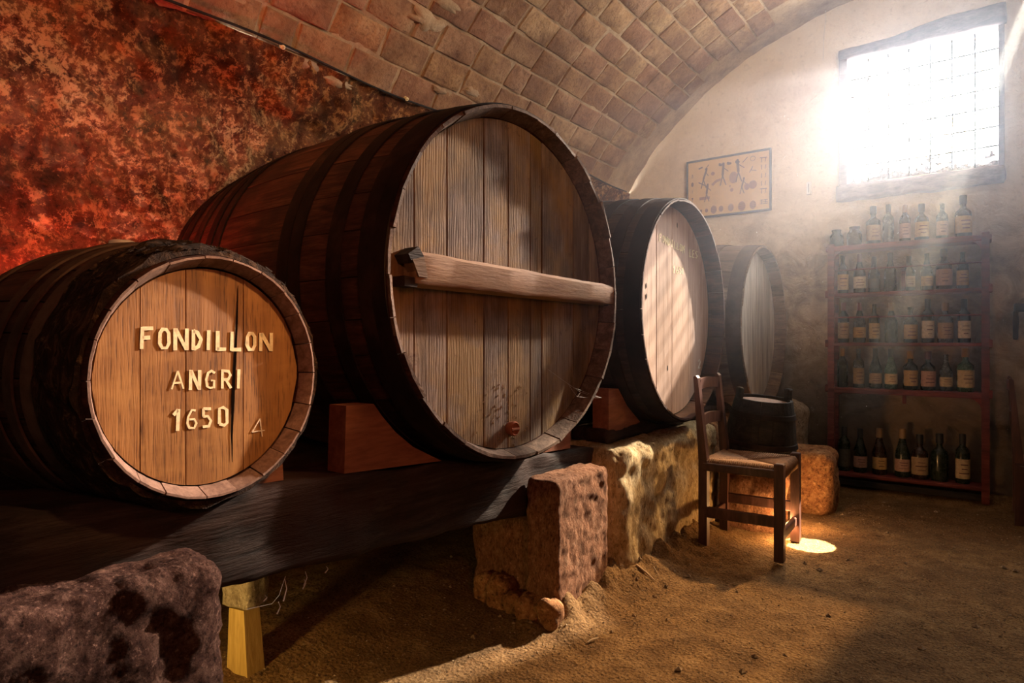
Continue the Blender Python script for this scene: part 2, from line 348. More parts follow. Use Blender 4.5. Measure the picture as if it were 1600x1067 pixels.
M['glass_green'] = m_glass('dark_green_bottle_glass', (.014, .022, .014), .3); M['glass_brown'] = m_glass('dark_brown_bottle_glass', (.025, .012, .008), .3)
M['glass_pale'] = m_glass('pale_green_bottle_glass', (.08, .16, .10), .7); M['glass_blue'] = m_glass('smoky_clear_bottle_glass', (.10, .12, .12), .7)
LAB = {}
for nme, c in dict(cream=(.60, .47, .28), white=(.72, .64, .52), ochre=(.50, .33, .14), pink=(.46, .28, .22), stained=(.40, .28, .17), dark=(.10, .09, .07)).items():
    LAB[nme] = m_plain('label_paper_'+nme, c, .8, .2, sc=70, var=.5)
INK = m_plain('label_ink', (.10, .04, .05), .8, .2)
CAPM = {k: m_plain('capsule_'+k, c, .5, .4) for k, c in dict(black=(.02, .02, .022), red=(.16, .03, .03), ochre=(.38, .22, .07), cork=(.30, .19, .10), wax=(.12, .03, .025)).items()}
M['paper'] = m_plain('yellowed_chart_paper', (.66, .45, .20), .85, .15, sc=6, var=.25)
M['ink'] = m_plain('chart_ink', (.15, .085, .06), .9, .1, sc=60, var=.3)
M['inkpale'] = m_plain('chart_ink_pale', (.34, .18, .11), .9, .1, sc=50, var=.4)
M['blackframe'] = m_plain('dark_picture_frame', (.035, .035, .045), .6, .3)
M['white'] = m_plain('white_enamel', (.72, .68, .60), .5, .4)
M['web'] = m_plain('cobweb_thread', (.62, .58, .52), .9, .1)
M['twig'] = m_plain('dry_twig', (.55, .42, .28), .9, .1)
M['pebble'] = m_stone('pebbles', (.12, .08, .05), (.28, .19, .11), (.50, .40, .28), bump=.3)
M['debris'] = m_stone('dusty_sill_rubble', (.06, .055, .06), (.14, .13, .14), (.24, .21, .2), bump=.8)

# ------------------------------------------------------------------ room shell
XC, ZC, RV = -.4, .96, 2.45
YEND = 5.0; YBACK = -1.7
def vault_pt(ang, y, r): return Vector((XC+r*math.sin(ang), y, ZC+r*math.cos(ang)))
A0 = math.radians(-57.9)
# vault mortar bed
def f_mortar(u, v):
    a = A0-.12+(math.radians(92)-A0+.12)*u; y = YBACK-.1+(YEND+.5-YBACK)*v; p = vault_pt(a, y, RV)
    return vault_pt(a, y, RV-.010-.008*nz(p, 9, 3)+.05*min(1, max(0, (A0-a)/.012)))
ceil_ = obj('ceiling', sheet('ceiling', 190, 230, f_mortar), M['mortar'], kind='structure', label='mortar bed of the curved brick barrel vault')
# bricks: curved rows along the vault, about 12 shared meshes
def brick_mesh(i):
    r = random.Random(100+i); L = .278 if i % 4 else .155; W = .137
    vv = []; nx, ny = 2, 4; T = .03
    h = lambda: r.uniform(-.0035, .0035)
    lay = []
    for z, k in ((.02, 0), (-.010, 0), (-.016, .006)):
        ring = []
        for x, y in ((-1, -1), (-.35, -1), (.35, -1), (1, -1), (1, 1), (.35, 1), (-.35, 1), (-1, 1)):
            ring.append(len(vv)); vv.append((x*(L/2)-math.copysign(k, x)+h(), y*(W/2)-math.copysign(k, y)+h()*.8, z+(h() if z < 0 else 0)))
        lay.append(ring)
    ff = [lay[2]]
    c = len(vv); vv.append((r.uniform(-.05, .05), r.uniform(-.03, .03), -.018+r.uniform(-.004, .004)))
    ff = [[lay[2][k], c, lay[2][(k+1) % 8]] for k in range(8)]
    for a, b in ((0, 1), (1, 2)):
        for k in range(8): ff.append([lay[a][k], lay[b][k], lay[b][(k+1) % 8], lay[a][(k+1) % 8]])
    m = MB().add(vv, ff).me('brick', True, 40, fix=True); m.materials.append(M['brick']); return m
BM = [brick_mesh(i) for i in range(14)]
PITCH = .150/RV
def in_view_brick(p):
    d = p-Vector((0, 0, CAMZ)); zc = d.dot(FW)
    if zc < .3: return False
    x = 800+FPX*d.dot(RT)/zc; y = 533.5-FPX*d.z/zc
    return -60 < x < 1400 and -70 < y < 560
rest = MB(); nb = 0
for row in range(0, 34):
    a = A0+PITCH*(row+.55)
    y = YBACK+rnd.uniform(0, .25)+(.145 if row % 2 else 0)
    while y < YEND-.02:
        i = rnd.randrange(14); half = (i % 4 == 0); L = (.155 if half else .278)
        if half and rnd.random() < .55: i = (i+1) % 14; L = .155 if i % 4 == 0 else .278
        yc = y+L/2; p = vault_pt(a, yc, RV)
        y += L+.014
        lim = 4.88 if p.x < -1.32 else 4.88-(p.x+1.32)*1.0
        if yc+L/2 > lim: 
            continue
        n_in = Vector((XC-p.x, 0, ZC-p.z)).normalized()
        ex = Vector((0, 1, 0)); ez = -n_in; ey = ez.cross(ex)
        sc_ = rnd.uniform(.97, 1.0)
        Mx = Matrix((ex*sc_, ey, ez)).transposed().to_4x4(); Mx.translation = vault_pt(a, yc, RV-.004+rnd.uniform(-.004, .004))
        Mx = Mx @ Matrix.Rotation(rnd.uniform(-.02, .02), 4, 'Z') @ Matrix.Rotation(rnd.uniform(-.02, .02), 4, 'X')
        if row < 14 and p.x < -.55 and in_view_brick(p) and nb < 300:
            o = obj('brick', BM[i], None, ceil_); o.matrix_local = Mx; nb += 1
        else:
            rest.add([Mx @ v.co for v in BM[i].vertices], [list(q.vertices) for q in BM[i].polygons])
o = obj('bricks_beyond', rest.me('bricks_beyond', True, 40), M['brick'], ceil_, kind='stuff')
# stray patches of plaster smeared over the bricks
def smear(px, py, wx, wy, seed):
    c = None
    d = ray(px, py); o_ = Vector((-XC, 0, CAMZ-ZC)); A = d.x**2+d.z**2; B = 2*(o_.x*d.x+o_.z*d.z); C = o_.x**2+o_.z**2-(RV-.03)**2
    t = (-B+math.sqrt(B*B-4*A*C))/(2*A); P = Vector((0, 0, CAMZ))+d*t
    a0 = math.atan2(P.x-XC, P.z-ZC); n = 22; vv = [vault_pt(a0, P.y, RV-.030)]; ff = []
    for k in range(n):
        th = 2*PI*k/n; rr = 1+.55*nz((math.cos(th), math.sin(th), 0), 2.2, seed)
        for q, dep in ((.8, .0295), (1, .018)):
            vv.append(vault_pt(a0+wx*math.cos(th)*rr*q/RV, P.y+wy*math.sin(th)*rr*q, RV-dep))
    for k in range(n):
        k2 = (k+1) % n; ff += [[0, 1+2*k, 1+2*k2], [1+2*k, 2+2*k, 2+2*k2, 1+2*k2]]
    obj('plaster_smear', MB().add(vv, ff).me('plaster_smear', True, None, True), M['mortar'], ceil_)
for s_ in ((668, 35, .045, .10, 1), (700, 8, .03, .11, 2), (740, 145, .02, .06, 3), (470, 95, .03, .11, 4), (690, 142, .02, .05, 5), (530, 130, .025, .09, 9)): smear(*s_)
# left wall: follows the vault down to the springing, then upright; thick crumbling plaster
def wall_prof(s):   # s metres below brick edge along the section
    arc = (math.radians(90)-abs(A0))*RV
    if s < arc:
        a = A0-s/RV; return Vector((XC+RV*math.sin(a), 0, ZC+RV*math.cos(a))), Vector((-math.sin(a), 0, -math.cos(a)))
    return Vector((XC-RV, 0, ZC-(s-arc))), Vector((1, 0, 0))
def f_left(u, v):
    y = YBACK-.1+(YEND+.3-YBACK)*u; p, n = wall_prof(v*2.36-.02); p = p+Vector((0, y, 0))
    h = .030*nz(p, 2.2, 5)+.028*nz(p, 9, 8, 5)+.008*nz(p, 40, 2, 2)
    p = p+n*(h+.022); return p
wl = obj('wall_left', sheet('wall_left', 400, 170, f_left), M['leftwall'], kind='structure', label='mottled crumbling plaster wall below the vault')
# end wall with ledge and window opening
WX0, WX1, WZ0, WZ1 = -.775, .064, 2.11, 2.965
NU, NVv = 260, 230
EX0, EX1, EZ0, EZ1 = -2.95, 2.15, -.05, 3.6
def snap(val, a, b, n, tg):
    st = (b-a)/n
    for t in tg:
        if abs(val-t) <= st*.5: return t
    return val
def f_end(u, v):
    x = EX0+(EX1-EX0)*u; z = EZ0+(EZ1-EZ0)*v
    x = snap(x, EX0, EX1, NU, (WX0-.01, WX1+.01)); z = snap(z, EZ0, EZ1, NVv, (WZ0-.01, WZ1+.01))
    p = Vector((x, YEND, z)); zl = 1.93+.03*nz((x, 0, 0), 4, 2)
    k = 1/(1+math.exp(min(50, (z-zl)*140)))
    h = .010*nz(p, 2.5, 1)+.005*nz(p, 12, 4)+k*(.012+.010*nz(p, 6, 6, 4))
    br = nz(p, 1.9, 17)
    if z < 1.25: h -= .022*max(0, min(1, (br-.05)*14))
    p.y -= h; return p
sx = (EX1-EX0)/NU; sz_ = (EZ1-EZ0)/NVv
def skp(u, v):
    x = EX0+(EX1-EX0)*u; z = EZ0+(EZ1-EZ0)*v; return WX0-.01 < x < WX1+.01 and WZ0-.01 < z < WZ1+.01
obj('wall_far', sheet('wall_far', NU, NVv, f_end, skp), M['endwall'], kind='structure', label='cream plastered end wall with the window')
# deep reveal of the window
T = .14; r_ = MB()
def reveal(a, b, c, d): r_.add([a, b, c, d], [[0, 1, 2, 3]])
X0, X1, Z0, Z1 = WX0-.012, WX1+.012, WZ0-.012, WZ1+.012; ya, yb = YEND-.02, YEND+T
rv = MB()
for (lo, hi) in (((X0-.3, YEND+.03, Z0-.3), (X0, yb, Z1+.3)), ((X1, YEND+.03, Z0-.3), (X1+.3, yb, Z1+.3)), ((X0, YEND+.03, Z1), (X1, yb, Z1+.3)), ((X0, YEND+.03, Z0-.3), (X1, yb, Z0))):
    rv.box(lo, hi)
obj('wall_far_reveal', rv.me('wall_far_reveal'), M['endwall'], kind='structure')
# right and back walls, floor
def f_right(u, v):
    p = Vector((XC+RV, YBACK-.1+(YEND+.3-YBACK)*u, -.1+1.15*v)); p.x -= .03*nz(p, 2.5, 9); return p
obj('wall_right', sheet('wall_right', 120, 24, f_right), M['endwall'], kind='structure')
def f_back(u, v):
    p = Vector((-2.95+5.1*u, YBACK, -.1+3.7*v)); p.y += .03*nz(p, 2.5, 9); return p
obj('wall_back', sheet('wall_back', 60, 50, f_back), M['endwall'], kind='structure')
def sstep(a, b, x):
    t = max(0, min(1, (x-a)/(b-a))); return t*t*(3-2*t)
def floor_h(x, y):
    p = Vector((x, y, 0)); h = .010*nz(p, 1.6, 1)+.005*nz(p, 7, 2)
    if y > 1.6:   # crumbled mound along the foot of the masonry
        d = x-(-1.19); e = math.exp(-max(0, d)/.07)*.075 if d > -.1 else .075*math.exp((d+.1)/.05)
        h += e*sstep(1.7, 1.95, y)*(1-sstep(2.9, 3.7, y))*(1+.7*nz(p, 11, 3))
    h += .05*sstep(-1.5, -1.9, x)
    h += .05*sstep(4.72, 4.95, y)*sstep(-2.5, -1, x)
    h += .004*nz(p, 30, 5, 2)
    return h
def f_floor(u, v):
    x = -2.95+5.1*u; y = YBACK-.1+(YEND+.3-YBACK)*v; return Vector((x, y, floor_h(x, y)))
obj('floor', sheet('floor', 360, 460, f_floor), M['floor'], kind='structure', label='uneven sandy earth floor')
# loose grit and pebbles
gm = MB()
for i in range(6500):
    x = rnd.uniform(-1.9, .9); y = rnd.uniform(.9, 4.6); s = rnd.uniform(.0012, .004)*(1+2.2*(rnd.random() < .03))
    if i < 400: x = rnd.gauss(-1.1, .1); y = rnd.uniform(1.6, 3.3)
    h = floor_h(x, y); a = rnd.uniform(0, 6.28); Rm = Matrix.Rotation(a, 3, 'Z'); e = [Vector((s*1.4, 0, 0)), Vector((0, s, 0)), Vector((-s*1.2, 0, 0)), Vector((0, -s*.9, 0)), Vector((0, 0, s*.8)), Vector((0, 0, -s*.5))]
    gm.add([Rm @ q+Vector((x, y, h+s*.3)) for q in e], [[0, 1, 4], [1, 2, 4], [2, 3, 4], [3, 0, 4], [1, 0, 5], [2, 1, 5], [3, 2, 5], [0, 3, 5]])
obj('grit', gm.me('grit'), M['pebble'], kind='stuff', label='loose grit and tiny pebbles on the earth floor', category='grit')

# ------------------------------------------------------------------ window
def pw(px, py, y=YEND): return on_y(px, py, y)
win = obj('window_1', None, kind='structure', label='overexposed window opening with a wire grid'); win.location = (WX0, YEND, WZ0)
def wpart(name, mb, mt, **k):
    mb.v = [v-Vector(win.location) for v in mb.v]; return obj(name, mb.me(name, fix=True), mt, win, **k)
fr = .05
wpart('jamb', MB().box((WX0-fr, YEND-.035, WZ0-.13), (WX0, YEND+.08, WZ1+.04), ch=.006), M['frame'])
wpart('jamb', MB().box((WX1, YEND-.02, WZ0-.10), (WX1+.03, YEND+.08, WZ1+.04), ch=.006), M['frame'])
m_ = rough_box('lintel', (WX0-fr-.01, YEND-.045, WZ1), (WX1+.04, YEND+.08, WZ1+.075), .03, .012, .008, 8, 3,
    fn=lambda p, d: Vector((p.x, p.y, p.z+(.05*sstep(-.6, -.2, p.x) if d.z > .3 else 0))), M=Matrix.Translation(-win.location))
obj('lintel', m_, M['frame'], win)
m_ = rough_box('sill', (WX0-fr-.02, YEND-.06, WZ0-.13), (WX1+.03, YEND+.2, WZ0-.02), .03, .015, .012, 7, 5, M=Matrix.Translation(-win.location))
obj('sill', m_, M['frame'], win)
for i in range(1, 7):
    x = WX0+(WX1-WX0)*i/7; wpart('grid_bar', MB().tube([(x, YEND+.05, WZ0-.03), (x+.003, YEND+.052, (WZ0+WZ1)/2), (x, YEND+.05, WZ1)], .0062, 6), M['iron'])
for i in range(1, 7):
    z = WZ0+(WZ1-WZ0)*i/7; wpart('grid_bar', MB().tube([(WX0-.01, YEND+.058, z), ((WX0+WX1)/2, YEND+.056, z-.004), (WX1+.01, YEND+.058, z+.003)], .0062, 6), M['iron'])
dm = MB(); wpart('tie_knot', MB().lathe([(0, -.02), (.011, -.012), (.013, 0), (.008, .014), (0, .02)], 8, (WX0+.12, YEND+.045, WZ0+.70)), M['iron'])
for i in range(260):
    x = rnd.uniform(WX0, WX1); z = WZ0-.02+rnd.random()**1.5*(.105+.04*math.sin(x*19)); s = rnd.uniform(.008, .02); c = Vector((x, YEND+rnd.uniform(.06, .2), z))
    q = [c+Vector((rnd.gauss(0, s), rnd.gauss(0, s), rnd.gauss(0, s))) for _ in range(4)]
    dm.add(q, [[0, 1, 2], [0, 2, 3], [0, 3, 1], [1, 3, 2]])
m2 = rough_box('x', (WX0, YEND+.06, WZ0-.03), (WX1, YEND+.2, WZ0+.03), .02, .012, .03, 12, 4)
dm.add([v.co for v in m2.vertices], [list(p.vertices) for p in m2.polygons])
wpart('sill_rubble', dm, M['debris'], kind='stuff')
# ------------------------------------------------------------------ cable along the vault
pts = []
for k in range(60):
    y = .2+4.7*k/59; a = A0+.012+.004*math.sin(y*5); pts.append(vault_pt(a, y, RV-.040-.004*math.sin(y*9)))
cab = obj('cable', MB().tube(pts, .0055, 6).me('cable', True), M['iron'], label='thin dark cable clipped along the lowest brick course of the vault', category='cable')
for yy in (.95, 1.62, 2.35, 3.2, 4.1):
    p = vault_pt(A0+.012, yy, RV-.042); c = obj('clip', MB().lathe([(0, -.012), (.010, -.010), (.010, .010), (.004, .013), (.004, .006), (0, .006)], 12).me('clip', True, 40), M['paint'], cab); c.location = p; c.rotation_euler = (0, math.radians(125), 0)

# ------------------------------------------------------------------ lettering
GL = {
 'F': [[(.04, 0), (.12, 1)], [(.1, .93), (.95, .95)], [(.1, .5), (.72, .52)]],
 'O': [[(.12, .3), (.14, .75), (.35, .93), (.65, .93), (.87, .75), (.88, .3), (.68, .07), (.33, .07), (.12, .3), (.13, .5)]],
 'N': [[(.1, 0), (.12, 1)], [(.14, .97), (.86, .04)], [(.88, 0), (.9, 1)]],
 'D': [[(.12, 0), (.12, 1)], [(.12, .95), (.5, .86), (.85, .52), (.6, .18), (.15, .05)]],
 'I': [[(.45, 0), (.55, 1)]],
 'L': [[(.18, 1), (.16, 0)], [(.14, .06), (.98, .07)]],
 'A': [[(.04, 0), (.5, .97)], [(.5, .97), (.93, .02)], [(.25, .33), (.78, .35)]],
 'G': [[(.9, .85), (.62, .95), (.28, .85), (.1, .5), (.2, .15), (.5, .05), (.84, .12)], [(.84, .05), (.86, .45), (.55, .45)]],
 'R': [[(.12, 0), (.14, 1)], [(.14, .94), (.7, .9), (.85, .7), (.65, .48), (.15, .46)], [(.45, .46), (.92, .02)]],
 '1': [[(.05, .72), (.62, .97)], [(.65, 1), (.55, 0)]],
 '6': [[(.82, .9), (.5, .93), (.2, .6), (.13, .3), (.3, .07), (.68, .07), (.87, .3), (.7, .5), (.3, .48)]],
 '5': [[(.9, .93), (.15, .92)], [(.17, .92), (.14, .55)], [(.12, .55), (.6, .58), (.88, .36), (.7, .1), (.1, .06)]],
 '0': [[(.14, .12), (.14, .9), (.5, .95), (.84, .84), (.86, .18), (.6, .05), (.14, .12)]],
 '4': [[(.62, .98), (.05, .25)], [(.03, .24), (.98, .34)], [(.62, .98), (.78, 0)]],
 'S': [[(.85, .85), (.5, .95), (.15, .78), (.5, .52), (.85, .3), (.5, .06), (.12, .15)]],
 'E': [[(.15, 0), (.15, 1)], [(.15, .94), (.85, .94)], [(.15, .5), (.7, .5)], [(.15, .06), (.85, .06)]],
 'P': [[(.12, 0), (.14, 1)], [(.14, .94), (.75, .88), (.8, .6), (.15, .48)]],
 '9': [[(.2, .05), (.6, .2), (.85, .6), (.65, .95), (.25, .9), (.15, .62), (.45, .48), (.83, .6)]],
 '2': [[(.15, .75), (.5, .97), (.85, .7), (.15, .06)], [(.12, .06), (.9, .1)]],
 '8': [[(.5, .95), (.15, .75), (.8, .3), (.5, .05), (.15, .3), (.82, .75), (.5, .95)]],
}
def letter(mb, ch, box, wpx, place, nrm, thick=.0009, seed=0):
    """brush strokes of one character mapped through place(px,py) onto a plane"""
    x0, x1, y0, y1 = box; r = random.Random(seed)
    for st in GL[ch]:
        P = [(x0+(x1-x0)*u+r.uniform(-.2, .2), y1+(y0-y1)*v+r.uniform(-.2, .2)) for u, v in st]
        L = []; Rr = []
        for i, p in enumerate(P):
            a = P[max(i-1, 0)]; b = P[min(i+1, len(P)-1)]; dx, dy = b[0]-a[0], b[1]-a[1]; q = math.hypot(dx, dy) or 1
            ww = wpx*.5*r.uniform(.86, 1.14); L.append((p[0]-dy/q*ww, p[1]+dx/q*ww)); Rr.append((p[0]+dy/q*ww, p[1]-dx/q*ww))
        top = [place(*k)+nrm*thick for k in L]+[place(*k)+nrm*thick for k in Rr]; n = len(P)
        bot = [v-nrm*thick*.9 for v in top]
        ff = []
        for i in range(n-1): ff.append([i, i+1, n+i+1, n+i])
        for i in range(n-1): ff += [[i+1, i, 2*n+i, 2*n+i+1], [n+i, n+i+1, 3*n+i+1, 3*n+i]]
        ff += [[0, n, 3*n, 2*n], [n-1, 2*n-1, 4*n-1, 3*n-1]]
        mb.add(top+bot, ff)

# ------------------------------------------------------------------ barrels
BARRELS = []
def barrel(name, label, cx, cy, cz, R, yaw, L, bulge, depth, thick, nst, mats, hoops, planks, seed, jag=.002, headr=None, bevel=.35):
    """head faces local +X at x=0; body runs to -L"""
    r = random.Random(seed); t = root(name, (cx, cy, cz), label, 'barrel', None, yaw)
    inv = Matrix.Rotation(yaw, 4, 'Z'); inv.translation = (cx, cy, cz); BARRELS.append((inv, R, L, bulge))
    rad = lambda x: R+bulge*(1-(2*(-x)/L-1)**2)
    edges = [2*PI*k/nst+r.uniform(-.25, .25)*PI/nst for k in range(nst)]
    for k in range(nst):
        a0 = edges[k]; a1 = edges[(k+1) % nst]+(2*PI if k == nst-1 else 0); g = .0012/R; a0 += g; a1 -= g
        e0 = r.uniform(-jag, jag); nseg = 14; na = 2; dr = r.uniform(-.0015, .0015)
        vv = []; ff = []
        xs = [e0, -.012, -depth*.95, -depth-.01]+[-L*(i/(nseg)) for i in range(2, nseg)]+[-L+depth, -L]
        xs = sorted(set(round(x, 5) for x in xs), reverse=True)
        for x in xs:
            ro = rad(x)+dr; ch = 1-min(1, max(0, (e0-x)/depth)); ri = ro-thick+thick*(1-bevel)*max(0, ch)
            for i in range(na+1):
                a = a0+(a1-a0)*i/na; j = (jag*.9*nz((math.cos(a)*R*14, math.sin(a)*R*14, x*10), 1, seed)) if x > -.02 else 0
                vv.append((x+j, ro*math.cos(a), (ro+j*.4)*math.sin(a)))
            for i in range(na+1):
                a = a0+(a1-a0)*i/na; vv.append((x, ri*math.cos(a), ri*math.sin(a)))
        S = 2*(na+1); n = len(xs)
        for q in range(n-1):
            b = q*S
            for i in range(na):
                ff.append([b+i, b+i+1, b+S+i+1, b+S+i]); ff.append([b+na+1+i+1, b+na+1+i, b+S+na+1+i, b+S+na+1+i+1])
            ff.append([b+na+1, b, b+S, b+S+na+1]); ff.append([b+na, b+2*na+1, b+S+2*na+1, b+S+na])
        for i in range(na): ff.append([i+1, i, na+1+i, na+2+i]); b = (n-1)*S; ff.append([b+i, b+i+1, b+na+2+i, b+na+1+i])
        m = mesh('stave', vv, ff, True, 35)
        import bmesh
        m.materials.append(mats['stave']); m.materials.append(mats['chime'])
        mi = []
        for f in m.polygons:
            c = sum((Vector(vv[v]) for v in f.vertices), Vector())/len(f.vertices); rr = math.hypot(c.y, c.z)
            mi.append(1 if (c.x > -depth and rr < rad(c.x)-.0035) or c.x > e0-.004 else 0)
        m.polygons.foreach_set('material_index', mi)
        obj('stave', m, None, t)
    # head planks
    hx = -depth; hr = R-thick+.006
    xs = [-hr]+[p*hr for p in planks]+[hr]
    for k in range(len(xs)-1):
        gp = .0012 if R > .4 else .0004; a, b = xs[k]+gp, xs[k+1]-gp; up = []; dn = []; n = 8
        for i in range(n+1):
            y = a+(b-a)*i/n; zz = math.sqrt(max(0, hr*hr-y*y)); up.append((y, zz)); dn.append((y, -zz))
        loop = dn+up[::-1]; off = r.uniform(-.0012, .0012)*(1 if R > .4 else .2); bw = .0022 if R > .4 else .0008
        m = len(loop); cyy = sum(p[0] for p in loop)/m
        v0 = [(hx+off, min(max(p[0], a+bw), b-bw), p[1]) for p in loop]; v1 = [(hx+off-.003, p[0], p[1]) for p in loop]; v2 = [(hx-.03, p[0], p[1]) for p in loop]
        ff = [[i, i+1, m-2-i, m-1-i] for i in range(m//2-1)]
        for s_ in (0, m):
            for i in range(m): ff.append([s_+i, s_+(i+1) % m, s_+m+(i+1) % m, s_+m+i])
        mm = MB().add(v0+v1+v2, ff).me('head_plank', fix=True); obj('head_plank', mm, mats['head'], t)
    # back head, one disc per barrel out of sight
    obj('back_head', MB().add([(-L+depth, hr*math.cos(2*PI*k/32), hr*math.sin(2*PI*k/32)) for k in range(32)], [list(range(32))]).me('back_head'), mats['stave'], t)
    for h in hoops:
        x0, wd, kind = h[:3]; th = .0045 if kind != 'bark' else .012; n = 96; vv = []; ff = []
        nw = 2 if kind != 'bark' else 6
        prof = [(x0, .0)]+[(x0-wd*i/nw, th) for i in range(nw+1)]+[(x0-wd, .0)]
        for k in range(n):
            a = 2*PI*k/n
            for x, hh in prof:
                p = Vector((x, math.cos(a), math.sin(a)))
                q = hh*(1+(.9*nz((x*60, math.cos(a)*5, math.sin(a)*5), 1, seed, 3) if kind == 'bark' and hh else 0))
                rr = rad(x)+.0015+q; vv.append((x, rr*math.cos(a), rr*math.sin(a)))
        m = len(prof)
        for k in range(n):
            for i in range(m-1): ff.append([k*m+i, k*m+i+1, ((k+1) % n)*m+i+1, ((k+1) % n)*m+i])
        ho = obj('hoop', MB().add(vv, ff).me('hoop', True, 40, fix=True), mats[kind], t)
        if kind == 'bark': ho['label'] = 'rough hoop wrapped in flaking bark'
    return t, rad
Y35 = math.radians(3.53)
b1, rad1 = barrel('wine_barrel', 'small varnished barrel painted FONDILLON ANGRI 1650 in front of the red lit wall', -1.3, .717, .9256, .253, Y35, .78, .05, .036, .030, 22,
    dict(stave=M['stave_red'], chime=M['chime_pink'], head=M['head1'], hoop=M['hoop_brown'], bark=M['bark']),
    [(-.012, .105, 'bark'), (-.135, .035, 'hoop'), (-.20, .03, 'hoop'), (-.27, .03, 'hoop'), (-.48, .03, 'hoop'), (-.56, .03, 'hoop'), (-.66, .09, 'hoop')],
    [-.62, -.22, .36], 11, .0015, bevel=.15)
b2, rad2 = barrel('wine_barrel', 'huge weathered barrel with a wooden bar across its head, second in the row', -1.24, 1.757, 1.192, .583, -Y35, 1.42, .048, .062, .036, 30,
    dict(stave=M['stave_red'], chime=M['chime'], head=M['head2'], hoop=M['hoop']),
    [(-.012, .05, 'hoop'), (-.062, .05, 'hoop'), (-.185, .06, 'hoop'), (-.37, .055, 'hoop'), (-.43, .055, 'hoop'), (-.90, .05, 'hoop'), (-.97, .05, 'hoop'), (-1.10, .06, 'hoop'), (-1.25, .06, 'hoop'), (-1.36, .05, 'hoop')],
    [-.80, -.56, -.26, -.04, .18, .30, .66, .86], 22, .006, bevel=.28)
b3, rad3 = barrel('wine_barrel', 'large barrel with a smooth pale pinkish head in sunlight, third in the row', -1.19, 3.092, 1.155, .547, 0, 1.35, .045, .085, .030, 28,
    dict(stave=M['stave'], chime=M['stave_red'], head=M['head3'], hoop=M['hoop'], hoop2=M['hoop_brown']),
    [(-.006, .075, 'hoop'), (-.12, .06, 'hoop'), (-.24, .06, 'hoop'), (-.40, .06, 'hoop'), (-.85, .06, 'hoop'), (-1.05, .06, 'hoop'), (-1.25, .07, 'hoop')],
    [-.72, -.38, -.02, .40, .75], 33, .0015, bevel=.3)
b4, rad4 = barrel('wine_barrel', 'barrel with a greyish streaked head, last in the row beside the end wall', -1.17, 4.416, 1.092, .536, 0, 1.3, .04, .075, .035, 28,
    dict(stave=M['stave_pale'], chime=M['stave_pale'], head=M['head4'], hoop=M['hoop_brown']),
    [(-.006, .085, 'hoop'), (-.22, .07, 'hoop'), (-.42, .06, 'hoop'), (-.85, .06, 'hoop'), (-1.2, .08, 'hoop')],
    [-.6, -.25, .08, .42, .74], 44, .002, bevel=.3)
def head_frame(t, depth):
    Mx = Matrix.Rotation(t.rotation_euler.z, 4, 'Z'); Mx.translation = t.location; n = Mx.to_3x3() @ Vector((1, 0, 0)); p0 = Mx @ Vector((-depth+.0014, 0, 0)); Mi = Mx.inverted()
    return (lambda px, py: Mi @ on_plane(px, py, p0, n)), Vector((1, 0, 0))
pl1, n1 = head_frame(b1, .036)
def text(t, pl, n, items, wpx, mt, name='lettering', label=None):
    for i, (ch, x0, x1, y0, y1, *ww) in enumerate(items):
        mb = MB(); letter(mb, ch, (x0, x1, y0, y1), ww[0] if ww else wpx, pl, n, seed=i)
        o = obj('painted_letter', mb.me('painted_letter', fix=True), mt, t)
        if label: o['label'] = ('painted figure ' if ch.isdigit() else 'painted letter ')+ch
text(b1, pl1, n1, [('F', 220, 240, 511, 545), ('O', 247, 266, 512, 546), ('N', 271, 294, 513, 547), ('D', 300, 316, 515, 547), ('I', 321, 330, 516, 547), ('L', 337, 353, 517, 547.5), ('L', 359, 377, 518, 548), ('O', 384, 400, 519, 548), ('N', 405, 426, 520, 548.5)], 5.6, M['paint'], label='painted word FONDILLON')
text(b1, pl1, n1, [('A', 267, 288, 578.5, 608, 2.6), ('N', 295.5, 313.5, 578, 609), ('G', 320, 337, 578, 608, 3.6), ('R', 345, 362, 577, 607, 4.2), ('I', 368, 377, 577, 607)], 5, M['paint'], label='painted word ANGRI')
text(b1, pl1, n1, [('1', 270, 283, 639, 673, 5.2), ('6', 290, 309, 638, 671, 3.6), ('5', 315, 331, 636, 669, 4.2), ('0', 340, 357, 635, 666, 4.6)], 4, M['paint'], label='painted year 1650')
text(b1, pl1, n1, [('4', 393, 414, 653, 682)], 1.5, M['chalk'], label='chalked number 4')
# crack in the head of the first barrel: joint drawn as a flat near-black strip
ck = MB(); pc = [(372, 446, .3), (370, 500, 1.6), (367, 560, 2.2), (364, 620, 2.6), (362, 680, 1.6), (363, 722, .4)]
vv = [pl1(x-w_/1., y) for x, y, w_ in pc]+[pl1(x+w_/1., y) for x, y, w_ in pc]; n = len(pc)
ck.add([v+n1*.0004 for v in vv], [[i, i+1, n+i+1, n+i] for i in range(n-1)])
obj('open_crack', ck.me('open_crack'), m_plain('crack_black', (.006, .004, .003), 1, 0), b1, label='open dark crack down the head')
# bung on top of the first barrel
bu = MB().lathe([(.026, -.03), (.030, 0), (.028, .012), (.024, .014), (0, .013)], 20); bo = obj('bung', bu.me('bung', True, 35), M['white'], b1, label='pale round bung'); bo.location = (-.40, 0, rad1(-.40)+.004)
